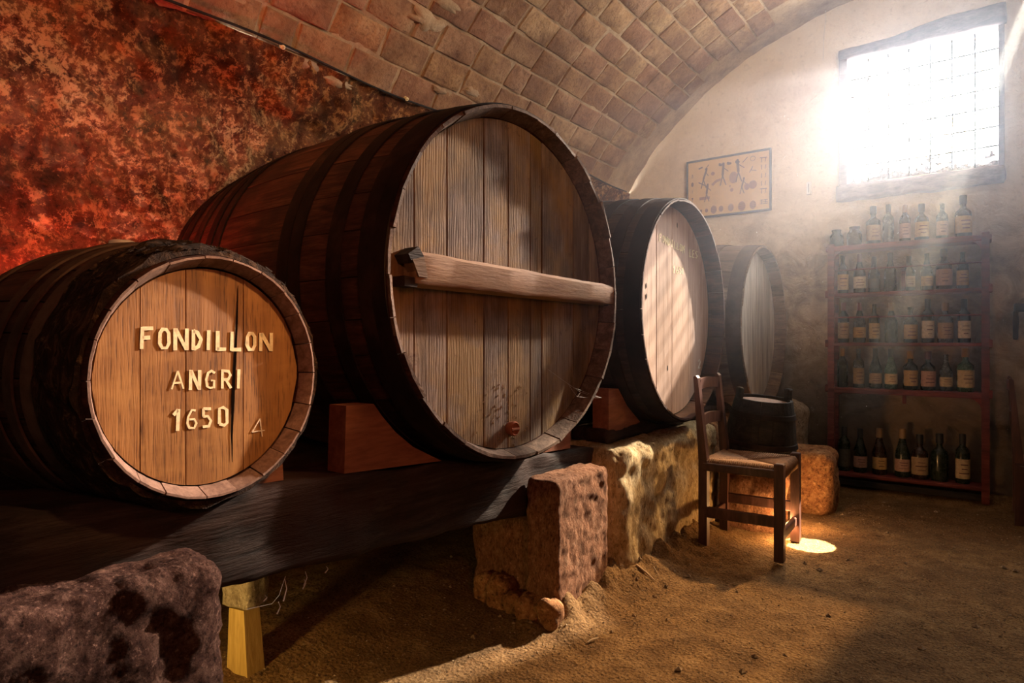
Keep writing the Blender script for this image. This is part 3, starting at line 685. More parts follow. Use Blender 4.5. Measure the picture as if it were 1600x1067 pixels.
# shreds of bark hanging from the hoop
sh = MB()
for i in range(420):
    a = rnd.gauss(PI/2-.15, .55); x = -rnd.uniform(.012, .12); rr = rad1(x)+.012; s = rnd.uniform(.004, .013)
    c = Vector((x, rr*math.cos(a), rr*math.sin(a))); nrm = Vector((0, math.cos(a), math.sin(a))); tg = Vector((rnd.gauss(0, .4), -math.sin(a), math.cos(a))).normalized(); sd = nrm.cross(tg)
    lift = rnd.uniform(.2, .8)*s
    q = [c-sd*s*.25, c+sd*s*.25, c+tg*s*rnd.choice((-1, 1))+nrm*lift+sd*s*.2, c+tg*s+nrm*lift*.8-sd*s*.15]
    sh.add(q+[v-nrm*.0008 for v in q], [[0, 1, 2, 3], [7, 6, 5, 4], [0, 3, 7, 4], [1, 0, 4, 5], [2, 1, 5, 6], [3, 2, 6, 7]])
obj('bark_shreds', sh.me('bark_shreds'), M['bark'], b1, kind='stuff')
# second barrel: crossbar, cleats, tap, cobweb
pl2, n2 = head_frame(b2, .062)
pA = pl2(618, 425); pB = pl2(952, 463)
zt = lambda px, py: pl2(px, py)
P = [pl2(627, 391), pl2(941, 446), pl2(943, 478), pl2(630, 448)]
P[1] += Vector((0, .0, 0))
cb = MB(); base = [p+n2*.004 for p in P]; top = [p+n2*.052 for p in P]
# taper the front face by a worn chamfer, subdivide along the length
N = 24; vv = []; ff = []
for i in range(N+1):
    u = i/N; lo = base[3].lerp(base[2], u); hi = base[0].lerp(base[1], u); lo2 = lo+n2*.048; hi2 = hi+n2*.048
    w1 = .0035*nz((u*14, 1, 0), 1, 3); w2 = .0035*nz((u*14, 5, 0), 1, 4)
    vv += [lo, lo2+Vector((0, 0, .006+w1)), lo2+Vector((.004, 0, .016)), hi2+Vector((.004, 0, -.014)), hi2+Vector((-.002, 0, -.004+w2)), hi]
for i in range(N):
    for k in range(6): ff.append([i*6+k, i*6+(k+1) % 6, (i+1)*6+(k+1) % 6, (i+1)*6+k])
ff += [list(range(6)), list(range(N*6, N*6+6))[::-1]]
cbo = obj('crossbar', cb.add(vv, ff).me('crossbar', True, 30, fix=True), M['crossbar'], b2, label='pale wooden bar across the head')
def block_px(t, pl, n, quad, d0, d1, name, mt, label=None):
    q = [pl(*p) for p in quad]; o = obj(name, MB().prism([v+n*d0 for v in q], n*(d1-d0)).me(name, fix=True), mt, t)
    if label: o['label'] = label
block_px(b2, pl2, n2, [(616, 399), (632, 388), (640, 402), (640, 420), (622, 412)], .0, .06, 'cleat', M['beam'], 'dark splintered cleat')
block_px(b2, pl2, n2, [(622, 408), (640, 404), (646, 436), (632, 434)], .02, .062, 'cleat', M['crossbar'])
block_px(b2, pl2, n2, [(614, 432), (634, 436), (634, 450), (614, 448)], .0, .05, 'cleat', M['beam'])
block_px(b2, pl2, n2, [(938, 446), (950, 452), (950, 476), (938, 478)], -.005, .035, 'cleat', M['beam'])
tp = MB().lathe([(.017, -.01), (.021, .012), (.022, .020), (.018, .024), (.016, .019), (0, .018)], 20); tp.box((-.003, -.017, .018), (.003, .017, .026))
to = obj('tap_plug', tp.me('tap_plug', True, 35, fix=True), M['rust'], b2, label='rusty round tap plug with a slot'); to.location = pl2(796, 669); to.rotation_euler = (0, PI/2, 0); to.scale = (1.15,)*3
sc = MB()
for i in range(90):   # scabs of dry mud around the tap
    x, y = rnd.gauss(805 if i % 2 else 778, 14), rnd.uniform(600, 715)
    c = pl2(x, y); s = rnd.uniform(.0015, .0045); sc.add([c+Vector((0, s, 0)), c+Vector((0, -s*.4, s*1.3)), c+Vector((0, -s, -s)), c+Vector((s*.7, 0, 0))], [[0, 1, 3], [1, 2, 3], [2, 0, 3]])
obj('dried_drips', sc.me('dried_drips'), M['tufa'], b2, kind='stuff')
wb = MB()
A_ = pl2(855, 577)+n2*.004; B_ = pl2(897, 612)+n2*.03; C_ = pl2(920, 620)+n2*.06; D_ = pl2(890, 619)+n2*.035
for (p, q) in ((A_, B_), (B_, C_), (B_, D_), (D_, C_), (A_.lerp(B_, .6), D_), (A_.lerp(B_, .8), C_)): wb.tube([p, p.lerp(q, .5)-Vector((0, 0, .002)), q], .0004, 3)
obj('cobweb', wb.me('cobweb'), M['web'], b2, kind='stuff')
# third barrel: faded lettering
pl3, n3 = head_frame(b3, .085)
it = []; s = 'FONDILLON'
for i, ch in enumerate(s): x = 1030+i*4.5; it.append((ch, x, x+3.6, 365+i*2.3, 377+i*2.3))
it += [('L', 1077, 1080.5, 389, 402), ('E', 1081.5, 1085, 390.5, 403), ('S', 1086, 1090, 392, 404)]
text(b3, pl3, n3, it, 1.3, M['paint_faint'], label='faded lettering reading FONDILLON')
text(b3, pl3, n3, [('1', 1051.5, 1054, 415, 427), ('6', 1056, 1060, 416, 428), ('5', 1061, 1064, 416.5, 428.5), ('1', 1065, 1067.5, 417, 429)], 1.1, M['paint_faint'], label='faded painted year')
text(b3, pl3, n3, [('2', 1090, 1095, 561, 576)], 1.2, M['white'], label='white painted number 2')
for px, py in ((1043, 575), (1010, 446), (1010, 463), (1058, 352)):
    k = obj('knot', MB().lathe([(.0, .0012), (.008, .001), (.009, 0)], 10).me('knot'), M['dark'], b3); k.location = pl3(px, py); k.rotation_euler = (0, PI/2, 0); k.scale = (1.6, .6, 1)

# ------------------------------------------------------------------ timber beams under the barrels
def beam_top(y): return .663-.0775*(y-.907)
def under(p):    # push timber below every barrel it carries
    for Mx, R, L, bl in BARRELS:
        q = Mx.inverted() @ p
        if -L < q.x < .0:
            rr = R+bl*(1-(2*(-q.x)/L-1)**2)+.007
            if abs(q.y) < rr:
                zz = -math.sqrt(rr*rr-q.y*q.y); w_ = (Mx @ Vector((q.x, q.y, zz))).z
                if p.z > w_ and q.z < 0: p = Vector((p.x, p.y, w_))
    return p
def make_beam(name, label, x0, x1, y0, y1, top, h, seed):
    def fn(p, d):
        p = Vector((p.x, p.y, p.z+top(p.y))); return under(p) if d.z > .2 else p
    o = obj(name, rough_box(name, (x0, y0, -h), (x1, y1, 0), .022, .014, .011, 7, seed, fn), M['beam'], label=label, category='beam'); return o
make_beam('support_beam', 'massive dark timber running under the first two barrels', -1.60, -1.36, -.55, 2.46, beam_top, .225, 3)
make_beam('support_beam', 'rear dark timber behind the beam under the big barrel', -2.38, -2.18, -.2, 2.7, lambda y: beam_top(y)-.004, .20, 4)
WT = .575
make_beam('support_beam', 'short dark timber on the rubble wall under the third barrel', -1.52, -1.33, 2.50, 4.85, lambda y: .612, .06, 6)
make_beam('support_beam', 'rear dark timber under the two far barrels', -2.3, -2.12, 2.75, 4.85, lambda y: .612, .16, 7)
# chocks
def chock(label, poly, x, d, cut=None):
    P = [on_x(px, py, x) for px, py in poly]; o = obj('chock', MB().prism(P, (-d, 0, 0)).me('chock', fix=True), M['chock'], label=label, category='wedge'); return o
chock('reddish wooden wedge left of the huge barrel on the beam', [(538, 740), (541, 634), (584, 631), (597, 650), (618, 675), (645, 698), (690, 720)], -1.362, .07)
chock('reddish wooden wedge right of the huge barrel', [(892, 668), (891, 700), (815, 713), (845, 700), (872, 684)], -1.362, .07)
chock('dark wooden wedge between the small barrel and the huge one', [(440, 700), (443, 750), (330, 768), (375, 752), (408, 728)], -1.362, .08)
chock('reddish wooden wedge left of the third barrel', [(951, 607), (966, 607), (980, 634), (1001, 660), (1004, 672), (951, 682)], -1.335, .08)
# ------------------------------------------------------------------ masonry
def stone(name, label, cat, lo, hi, mt, cell=.02, r=.03, amp=.02, sc=6, seed=1, fn=None, rz=0):
    c = Vector(((lo[0]+hi[0])/2, (lo[1]+hi[1])/2, lo[2])); lo2 = Vector(lo)-c; hi2 = Vector(hi)-c
    o = obj(name, rough_box(name, lo2, hi2, cell, r, amp, sc, seed, fn), mt, label=label, category=cat); o.location = c; o.rotation_euler = (0, 0, rz); return o
stone('stone_block', 'big dark porous stone block in the bottom corner before the beam', 'stone block', (-1.50, .30, -.03), (-1.235, .700, .565), M['porous'], .011, .035, .013, 16, 2,
      fn=lambda p, d: Vector((min(p.x, p.x if p.z < .40 else 9), p.y, p.z)) if True else p)
stone('stone_slab', 'upright reddish stone slab against the end of the beam', 'stone slab', (-1.345, 1.90, -.02), (-1.205, 2.275, .505), M['redstone'], .009, .018, .008, 20, 5)
stone('masonry_pier', 'red brown masonry pier carrying the far end of the beam', 'pier', (-1.66, 1.965, -.02), (-1.33, 2.5, .335), M['redstone'], .018, .03, .02, 8, 6)
stone('masonry_wall', 'rough yellow plastered rubble wall under the third barrel', 'low wall', (-1.72, 2.40, -.03), (-1.215, 3.62, .548), M['tufa'], .014, .07, .022, 9, 7,
      fn=lambda p, d: Vector((p.x+.035*math.exp(-max(0, p.z)/.08)*(1 if d.x > .4 else 0), p.y, p.z)))
stone('masonry_wall', 'rubble base under the last barrel beside the end wall', 'low wall', (-1.72, 3.68, -.03), (-1.26, 4.9, .545), M['orangestone'], .02, .06, .02, 8, 8)
for (px, py, s, sd, wh) in ((-1.57, 1.945, .045, 1, 'leftmost'), (-1.475, 1.93, .05, 2, 'second from left'), (-1.39, 1.92, .045, 3, 'middle'), (-1.30, 1.885, .05, 4, 'lowest'), (-1.215, 1.86, .04, 5, 'rightmost')):
    p = Vector((px, py, 0))
    stone('rubble_stone', wh+' yellowish rubble lump at the foot of the masonry pier', 'rubble', (p.x-s, p.y-s*1.1, -.015), (p.x+s, p.y+s*1.1, .075+.018*(sd % 3)), M['orangestone'], .012, .035, .02, 14, sd)['group'] = 'rubble lumps at the foot of the pier'
# wooden prop under the near end of the beam
pr = root('wooden_prop', (-1.74, 1.08, .03), 'yellow lit tapered wooden prop beside the dark stone block', 'prop'); pr.rotation_euler = (0, 0, .2); pr.location.x -= .015; pr.location.y -= .03; pr.scale = (.72, .72, 1)
vv = [(-.055, -.045, 0), (.06, -.045, 0), (.06, .045, 0), (-.055, .045, 0), (-.048, -.04, .19), (.034, -.04, .19), (.034, .04, .19), (-.048, .04, .19)]
obj('post', MB().add(vv, [[3, 2, 1, 0], [4, 5, 6, 7], [0, 1, 5, 4], [1, 2, 6, 5], [2, 3, 7, 6], [3, 0, 4, 7]]).me('post'), M['post'], pr)
obj('cap_block', rough_box('cap_block', (-.08, -.06, .192), (.075, .06, .44), .02, .015, .01, 12, 3), M['paleblock'], pr, label='pale stone cap')
# stones near the chair
stone('stone_block', 'red stone block behind the chair under the wooden tub', 'stone block', (-1.17, 3.46, -.02), (-.87, 3.76, .398), M['redstone'], .013, .04, .02, 9, 11)
stone('stone_block', 'squat orange stone block beside the bottle rack', 'stone block', (-1.02, 3.98, -.02), (-.70, 4.28, .37), M['orangestone'], .014, .075, .018, 8, 12)
stone('boulder', 'round pale boulder between the tub and the end wall', 'boulder', (-1.20, 4.45, .02), (-.95, 4.72, .62), M['paleblock'], .02, .11, .02, 6, 13)

# ------------------------------------------------------------------ wooden tub on the red stone
tb = root('wooden_tub', (-1.0, 3.63, .397), 'small dark coopered tub with upright lugs on the red stone behind the chair', 'tub'); tb.rotation_euler = (math.radians(3), math.radians(5), .2)
TR0, TR1, TH = .190, .148, .295; ns = 16
for k in range(ns):
    a0 = 2*PI*k/ns+.004; a1 = 2*PI*(k+1)/ns-.004; vv = []; ff = []
    lug = .05 if k in (1, 9) else 0
    zs = [0, .06, .14, .22, TH-.03, TH+lug]
    for z in zs:
        r0 = TR0+(TR1-TR0)*min(1, z/TH)+.006*math.sin(PI*min(1, z/TH)); 
        for rr in (r0, r0-.014):
            for i in range(3): a = a0+(a1-a0)*i/2; vv.append((rr*math.cos(a), rr*math.sin(a), z))
    for q in range(len(zs)-1):
        b = q*6
        for i in range(2): ff += [[b+i, b+i+1, b+7+i, b+6+i], [b+4+i, b+3+i, b+9+i, b+10+i]]
        ff += [[b+3, b, b+6, b+9], [b+2, b+5, b+11, b+8]]
    b = (len(zs)-1)*6; ff += [[0, 3, 4, 1], [1, 4, 5, 2], [b, b+1, b+4, b+3], [b+1, b+2, b+5, b+4]]
    obj('stave', MB().add(vv, ff).me('stave', fix=True), M['dark'], tb)
obj('lid', MB().lathe([(0, 0), (TR1-.016, 0), (TR1-.016, -.012), (0, -.012)], 28, (0, 0, TH-.016)).me('lid', fix=True), M['head3'], tb, label='pale wooden top')
for z in (.045, .20): 
    r0 = TR0+(TR1-TR0)*z/TH+.006; obj('hoop', MB().lathe([(r0+.001, 0), (r0+.005, .002), (r0-.001, .026), (r0-.005, .028)], 32, (0, 0, z)).me('hoop', True, 40), M['hoop'], tb)
for a in (2*PI*1.5/ns, 2*PI*9.5/ns):
    c = Vector(((TR1-.005)*math.cos(a), (TR1-.005)*math.sin(a), TH+.04)); l = obj('lug', rough_box('lug', (-.013, -.02, -.04), (.013, .02, .018), .008, .008, .002, 10, 1), M['dark'], tb); l.location = c; l.rotation_euler = (0, 0, a)

# ------------------------------------------------------------------ chairs
def chair(label, loc, rz, sw=.36, sd=.36, sh=.425, bh=.83):
    """front towards local +X"""
    t = root('rush_chair', loc, label, 'chair', None, rz); lw = .042
    def leg(name, a, b, w0, w1, lab=None): return obj(name, MB().bar(a, b, w0, w1).me(name, fix=True), M['chair'], t)
    zt = sh+.018
    for sy in (-1, 1):
        obj('leg', MB().box((sd/2-lw, sy*sw/2-lw/2, 0), (sd/2, sy*sw/2+lw/2, zt), ch=.004).me('leg', fix=True), M['chair'], t)
        vv = MB(); x = -sd/2
        vv.box((x-.003, sy*(sw/2-.01)-lw/2, 0), (x+lw*.9, sy*(sw/2-.01)+lw/2, sh), ch=.003)
        obj('leg', vv.me('leg', fix=True), M['chair'], t)
        ps = [(x-.003, sh), (x+lw*.9, sh), (x+lw*.55-.03, bh-.012), (x+lw*.3-.03, bh), (x-.028, bh-.006)]
        obj('back_post', MB().prism([(a, sy*(sw/2-.01)-lw/2, b) for a, b in ps], (0, lw, 0)).me('back_post', fix=True), M['chair'], t)
        obj('stretcher', MB().box((-sd/2+.02, sy*(sw/2-.005)-.010, .15), (sd/2-.02, sy*(sw/2-.005)+.012, .20), ch=.003).me('stretcher', fix=True), M['chair'], t)
        obj('seat_rail', MB().box((-sd/2+.02, sy*sw/2-.014, sh-.05), (sd/2-.02, sy*sw/2+.012, sh-.012), ch=.004).me('seat_rail', fix=True), M['chair'], t)
    obj('stretcher', MB().box((sd/2-.035, -sw/2+.01, .085), (sd/2-.012, sw/2-.01, .125), ch=.003).me('stretcher', fix=True), M['chair'], t)
    obj('stretcher', MB().box((-sd/2+.005, -sw/2+.01, .11), (-sd/2+.028, sw/2-.01, .15), ch=.003).me('stretcher', fix=True), M['chair'], t)
    for z, hh, dx in ((bh-.075, .052, -.026), (bh-.255, .055, -.012)):
        n = 8; vv = []
        for i in range(n+1):
            u = -1+2*i/n; y = u*(sw/2-.025); xx = -sd/2+.014+dx-.016*(1-u*u); zz = z+.008*(1-u*u)
            vv += [(xx-.008, y, zz), (xx+.008, y, zz), (xx+.008, y, zz+hh), (xx-.008, y, zz+hh)]
        ff = [[i*4+k, i*4+(k+1) % 4, i*4+4+(k+1) % 4, i*4+4+k] for i in range(n) for k in range(4)]+[[0, 1, 2, 3], [n*4+3, n*4+2, n*4+1, n*4]]
        obj('back_rail', MB().add(vv, ff).me('back_rail', fix=True), M['chair'], t)
    # rush seat: core and wound cords meeting in four triangles
    core = rough_box('seat', (-sd/2+.012, -sw/2+.006, sh-.055), (sd/2-.010, sw/2-.006, sh+.0), .02, .018, .003, 20, 3, fn=lambda p, d: Vector((p.x, p.y, p.z-(.012*(1-min(1, (abs(p.x)/(sd/2))**2+(abs(p.y)/(sw/2))**2))))))
    so = obj('seat', core, M['rush'], t, label='sagging woven rush seat')
    cm = MB(); N = 34
    for i in range(N):
        u = -1+2*(i+.5)/N
        y = u*(sw/2-.03); xe = abs(u)*(sd/2-.02)
        for s_ in (1, -1):
            xo = s_*(sd/2-.008); xi = s_*xe*.98+(0 if abs(u) > .05 else s_*.01)
            zc = sh+.001-.012*(1-min(1, abs(u)))
            cm.tube([(xi, y, zc), (xo-s_*.012, y, sh+.003), (xo, y, sh-.012), (xo, y, sh-.052)], .0042, 5)
        x = u*(sd/2-.03); ye = abs(u)*(sw/2-.02)
        for s_ in (1, -1):
            yo = s_*(sw/2-.004); zc = sh+.001-.012*(1-min(1, abs(u)))
            cm.tube([(x, s_*ye*.98, zc), (x, yo-s_*.012, sh+.003), (x, yo, sh-.012), (x, yo, sh-.052)], .0042, 5)
    obj('wound_cords', cm.me('wound_cords', True), M['cord'], so, kind='stuff')
    return t
ch_ang = math.radians(2)
chair('dark wooden ladder back chair with rush seat beside the masonry wall', (-.925, 3.215, .005), ch_ang, .36, .385)
chair('dark wooden chair cut by the picture edge near the end wall', (.30, 4.60, .0), math.radians(0), .34, .34, .34, .80)

# ------------------------------------------------------------------ bottle rack
YS = 4.80
RX0, RX1 = -.845, .0
rk = root('bottle_rack', (RX0, YS, 0), 'red painted wooden rack of old bottles under the window', 'rack')
SZ = [1.645, 1.325, .992, .688, .118]
def rbox(name, lo, hi, mt=None, ch=.004): return obj(name, MB().box(tuple(Vector(lo)-rk.location), tuple(Vector(hi)-rk.location), ch=ch).me(name, fix=True), mt or M['shelf'], rk)
for x in (RX0, RX1):
    for yy in (YS-.02, YEND-.06):
        rbox('post', (x-.02, yy, .02), (x+.02, yy+.035, 1.66 if True else 0))
    for z in SZ[1:4]: rbox('peg', (x-.034 if x < -.4 else x+.015, YS-.025, z-.03), (x-.015 if x < -.4 else x+.034, YS+.015, z+.02))
for i, z in enumerate(SZ):
    th = .035 if i in (0, 3) else .022
    rbox('shelf_board', (RX0-.03 if i == 0 else RX0, YS-.015, z-th), (RX1+.03 if i == 0 else RX1, YEND-.04, z))
rbox('foot_rail', (RX0, YS-.01, .035), (RX1, YS+.015, .075), M['dark'])
for z in (1.325+.155, .992+.17):
    o = obj('retaining_rod', MB().tube([(0, -.008, z), (RX1-RX0, -.008, z)], .005, 6).me('retaining_rod'), M['shelf'], rk)
rbox('divider', (-.435, YS+.0, 1.325), (-.415, YS+.15, 1.46)); rbox('divider', (-.43, YS+.0, .60), (-.41, YS+.02, .655))
for sx_, x in ((1, RX0+.02), (-1, RX1-.02)):
    for zc in (.653, 1.61):
        pts = [(x, zc)]+[(x+sx_*.07*(1-math.sin(a)), zc-.07*(1-math.cos(a))) for a in [PI/2*k/6 for k in range(7)]]
        P = [Vector((a, YS-.012, b))-rk.location for a, b in pts]; obj('bracket', MB().prism(P, (0, .02, 0)).me('bracket', fix=True), M['shelf'], rk)
KIND = {
 'bordeaux': [(0, .0), (.036, .0), (.0375, .01), (.0375, .185), (.034, .205), (.018, .228), (.0145, .245), (.0145, .29), (.016, .292), (.016, .30), (.012, .302), (0, .302)],
 'burgundy': [(0, .0), (.039, .0), (.041, .01), (.041, .145), (.037, .17), (.024, .205), (.0165, .24), (.0145, .28), (.016, .284), (.016, .296), (.012, .30), (0, .30)],
 'champagne': [(0, .0), (.041, .0), (.044, .01), (.044, .14), (.040, .165), (.026, .21), (.0175, .25), (.0150, .285), (.0175, .287), (.0175, .305), (.013, .312), (0, .313)],
 'squat': [(0, .0), (.041, .0), (.043, .01), (.043, .14), (.040, .158), (.020, .178), (.0145, .19), (.0155, .235), (.018, .237), (.018, .255), (.012, .258), (0, .258)],
 'jar': [(0, 0), (.045, 0), (.050, .01), (.052, .06), (.048, .10), (.035, .12), (.033, .135), (.036, .14), (.036, .15), (0, .152)]}
GMS = {}
def bottle(px, zb, hpx, kind, glass, lab, cap, label, lrange=(.10, .52), ydep=4.885, group=None):
    base = on_y(px, 533, ydep); x = base.x; zc_ = ydep/(FW.y+RT.y*(px-800)/FPX); H = hpx*zc_/1000
    prof = KIND[kind]; hh = prof[-1][1]; s = H/hh; w_ = min(1.12, max(.85, s*1.02)); P = [(r*w_*1.0, z*s) for r, z in prof]
    key = (kind, round(s, 2), glass)
    if key not in GMS: m = MB().lathe(P, 20).me('bottle', True, 50, fix=True); m.materials.append(M[glass]); GMS[key] = m
    t = root('bottle', (x, ydep, zb+.001), label, 'bottle', group); t.rotation_euler = (0, 0, rnd.uniform(-.15, .15))
    obj('glass_body', GMS[key], None, t)
    rb = P[3][0]+.0009
    if lab:
        z0 = lrange[0]*H; z1 = lrange[1]*H; n = 14
        ac = math.radians(-90+20); lm = MB().lathe([(rb, z0), (rb, z1)], n, (0, 0, 0), ac-1.45, ac+1.45)
        lo = obj('label', lm.me('label', True), LAB[lab], t)
        im = MB()
        for k in range(3):
            zz = z0+(z1-z0)*(.25+.22*k); ww = rnd.uniform(.3, .75); im.lathe([(rb+.0006, zz), (rb+.0006, zz+(z1-z0)*rnd.choice((.03, .05)))], 6, (0, 0, 0), ac-ww, ac+ww)
        if lab != 'dark': obj('print', im.me('print', True), INK, lo)
    if cap:
        z0 = H*.80; rr = P[-4][0]+.0012; cm = MB().lathe([(rr, z0), (rr+.0004, H*.97), (rr*.95, H+.001), (0, H+.002)], 14).me('capsule', True, 50); obj('capsule', cm, CAPM[cap], t)
    return t
G1, G2, G3, G4 = 'glass_green', 'glass_brown', 'glass_pale', 'glass_blue'
rows = [
 (SZ[0], 'on the top board', [
  (1307, 28, 'jar', G1, None, None, 'dusty squat jar at the left end'), (1335, 31, 'jar', G2, None, None, 'dusty squat jar second from the left end'),
  (1364.5, 60, 'squat', G1, 'stained', 'black', 'round shouldered bottle with stained label'), (1388, 61, 'bordeaux', G4, None, 'black', 'tall smoky bottle without a label'),
  (1414, 58, 'bordeaux', G2, 'pink', 'cork', 'bottle with a small pinkish label'), (1440, 58, 'squat', G1, 'cream', 'black', 'squat bottle with a wide cream label'),
  (1472, 56, 'bordeaux', G4, 'pink', None, 'hazy bottle with a tall pale pink label'), (1505, 66, 'squat', G1, 'cream', 'black', 'large dark bottle with yellowish label at the right end')]),
 (SZ[1], 'on the second shelf', [
  (1317, 60, 'bordeaux', G1, 'ochre', None, 'dark bottle with an ochre label at the left end'), (1343, 61, 'burgundy', G1, 'white', 'wax', 'slender bottle with a small white label'),
  (1365.5, 56, 'burgundy', G1, 'dark', 'black', 'dark bottle with a blackened label'), (1391, 61, 'burgundy', G1, None, 'black', 'bare dark bottle'),
  (1420, 55, 'burgundy', G1, 'white', 'black', 'bottle with a torn white label'), (1448, 58, 'burgundy', G1, 'ochre', None, 'bottle with a faded ochre label'),
  (1475, 64, 'squat', G2, 'pink', 'black', 'bottle with a brown pink label'), (1504, 58, 'bordeaux', G1, 'ochre', None, 'dark bottle with a golden label at the right end')]),
 (SZ[2], 'on the third shelf', [
  (1318, 62, 'bordeaux', G1, 'stained', 'red', 'bottle with a stained beige label at the left end'), (1343, 62, 'burgundy', G1, 'ochre', 'red', 'dark bottle with an amber label'),
  (1366, 60, 'bordeaux', G1, 'cream', None, 'bottle with a tall cream label'), (1392.5, 62, 'burgundy', G1, None, 'cork', 'dark bottle without a label'),
  (1422.5, 56, 'squat', G1, 'ochre', None, 'wide bottle with a tan label'), (1449.5, 68, 'bordeaux', G1, 'white', 'black', 'bottle with a white label printed in purple'),
  (1477, 62, 'squat', G4, 'stained', 'cork', 'pale bottle with a greenish stained label'), (1506.5, 68, 'bordeaux', G1, 'white', 'black', 'bottle with a big white label at the right end')]),
 (SZ[3], 'on the fourth shelf', [
  (1316.5, 60, 'bordeaux', G1, None, 'ochre', 'dark bare bottle at the left end'), (1341.5, 61, 'bordeaux', G4, 'stained', None, 'clear bottle with two stained labels'),
  (1368, 62, 'champagne', G1, 'stained', 'black', 'dark bottle with a half rotted label'), (1392, 62, 'champagne', G3, 'cream', 'black', 'pale green bottle with a cream label'),
  (1422.5, 60, 'squat', G1, 'ochre', 'ochre', 'squat bottle with a ragged ochre label'), (1450, 60, 'squat', G1, 'pink', 'wax', 'bottle with a pinkish label and wax seal'),
  (1478, 57, 'burgundy', G4, 'cream', None, 'grey green bottle with a low cream label'), (1508.5, 67, 'squat', G3, 'cream', 'ochre', 'bottle with a yellow stopper at the right end')]),
 (SZ[4], 'on the lowest shelf', [
  (1319, 68, 'bordeaux', G1, 'dark', 'black', 'dark bottle with a blackened label at the left end'), (1344, 67, 'champagne', G1, 'pink', 'black', 'bottle with a pink label and dusty shoulders'),
  (1374, 71, 'champagne', G2, 'ochre', 'cork', 'champagne shaped bottle with an ochre label and neck foil'), (1410, 74, 'champagne', G1, 'pink', 'cork', 'champagne shaped bottle with a low beige label'),
  (1437, 68, 'squat', G2, 'stained', 'black', 'brown glass bottle with a faded label'), (1468, 73, 'squat', G1, None, 'black', 'wide bare dark bottle'),
  (1504, 76, 'bordeaux', G1, 'cream', 'black', 'dark bottle with a tall cream label at the right end')])]
for (zb, where, lst) in rows:
    for (px, h, kd, gl, lb, cp, lbl) in lst:
        lr = (.10, .50) if kd in ('bordeaux', 'squat') else (.12, .38)
        if lb == 'white' and kd == 'burgundy': lr = (.12, .42)
        b = bottle(px, zb, h, kd, gl, lb, cp, lbl+' '+where, lr, 4.88, 'old bottles in the rack')

# ------------------------------------------------------------------ chart on the wall
c0 = on_y(1075, 253, YEND-.03); c1 = on_y(1204, 235, YEND-.03); c2 = on_y(1201, 331, YEND-.03); c3 = on_y(1073, 339, YEND-.03)
X0, X1, Z0, Z1 = c0.x, c1.x, (c2.z+c3.z)/2, (c0.z+c1.z)/2
pc_ = root('wall_chart', (X0, YEND-.03, Z0), 'yellowed framed chart of barrel maker tools on the end wall', 'chart')
W, H = X1-X0, Z1-Z0
obj('sheet', MB().box((0, -.004, 0), (W, .002, H)).me('sheet'), M['paper'], pc_)
for lo, hi in (((-.008, -.012, -.008), (W+.008, .004, .006)), ((-.008, -.012, H-.006), (W+.008, .004, H+.008)), ((-.008, -.012, 0), (.004, .004, H)), ((W-.006, -.012, 0), (W+.008, .004, H))):
    obj('frame_rail', MB().box(lo, hi).me('frame_rail'), M['blackframe'], pc_)
ik = MB(); ip = MB()
def U(u, v): return Vector((u*W, -.0046, v*H))
def st(mb, pts, w_=.006):
    for a, b in zip(pts[:-1], pts[1:]):
        a = U(*a); b = U(*b); d = (b-a).normalized(); s_ = Vector((-d.z, 0, d.x))*w_/2; mb.add([a-s_, b-s_, b+s_, a+s_], [[0, 1, 2, 3]])
def el(mb, u, v, ru, rv, n=14):
    c = U(u, v); mb.add([c+Vector((ru*math.cos(2*PI*k/n), 0, rv*math.sin(2*PI*k/n))) for k in range(n)], [list(range(n))])
for k, (u, rr) in enumerate(((.17, .010), (.24, .012), (.33, .024), (.42, .018), (.54, .022), (.67, .028), (.80, .024))):
    el(ip, u, .11, rr, rr*1.35)
    for dz in (-.5, 0, .5): st(ik, [(u-rr/W*.9, .11+dz*rr*1.1/H), (u+rr/W*.9, .11+dz*rr*1.1/H)], .003)
for u in (.42, .52, .62): el(ik, u, .87, .018, .010); el(ik, u-.015, .885, .008, .009)
st(ik, [(.14, .86), (.19, .88)], .012); st(ik, [(.22, .83), (.27, .91)], .005); st(ik, [(.68, .85), (.74, .93)], .005)
ring = [(.80+.03*math.cos(a)*1, .89+.04*math.sin(a)) for a in [2*PI*k/10 for k in range(11)]]; st(ik, ring, .003)
for i, v in enumerate((.84, .72, .58, .45, .32, .14)):
    st(ik, [(.90, v-.04), (.90, v+.04)], .005); st(ik, [(.94, v-.035), (.95, v+.035)], .004)
    if i in (0, 4): st(ik, [(.88, v+.04), (.96, v+.035)], .006)
    if i == 5: 
        for q in (-.03, 0, .03): st(ik, [(.88, v+q), (.97, v+q)], .004)
st(ik, [(.06, .78), (.05, .72), (.07, .72), (.06, .78)], .003); el(ik, .06, .60, .010, .018); st(ik, [(.06, .50), (.06, .44)], .003); el(ik, .06, .35, .007, .007); st(ik, [(.06, .35), (.06, .25)], .004)
def man(u, v, s, lean=0, w_=.016):
    el(ik, u+lean*.05, v+.20*s, .010*s, .012*s); st(ik, [(u+lean*.05, v+.18*s), (u, v)], w_*s); st(ik, [(u, v), (u-.03*s, v-.17*s)], .009*s); st(ik, [(u, v), (u+.04*s, v-.17*s)], .009*s); st(ik, [(u+lean*.04, v+.14*s), (u+.07*s, v+.06*s)], .006*s)
man(.20, .66, .9, .8); st(ik, [(.14, .62), (.26, .52), (.25, .48)], .008); man(.44, .68, 1, .2, .018); man(.63, .70, 1, -.2, .02); man(.24, .40, .8, .3, .02)
el(ip, .57, .62, .032, .045); st(ip, [(.31, .54), (.36, .60), (.42, .62)], .02); el(ip, .32, .74, .015, .015); el(ip, .55, .41, .013, .015); el(ip, .53, .48, .006, .008)
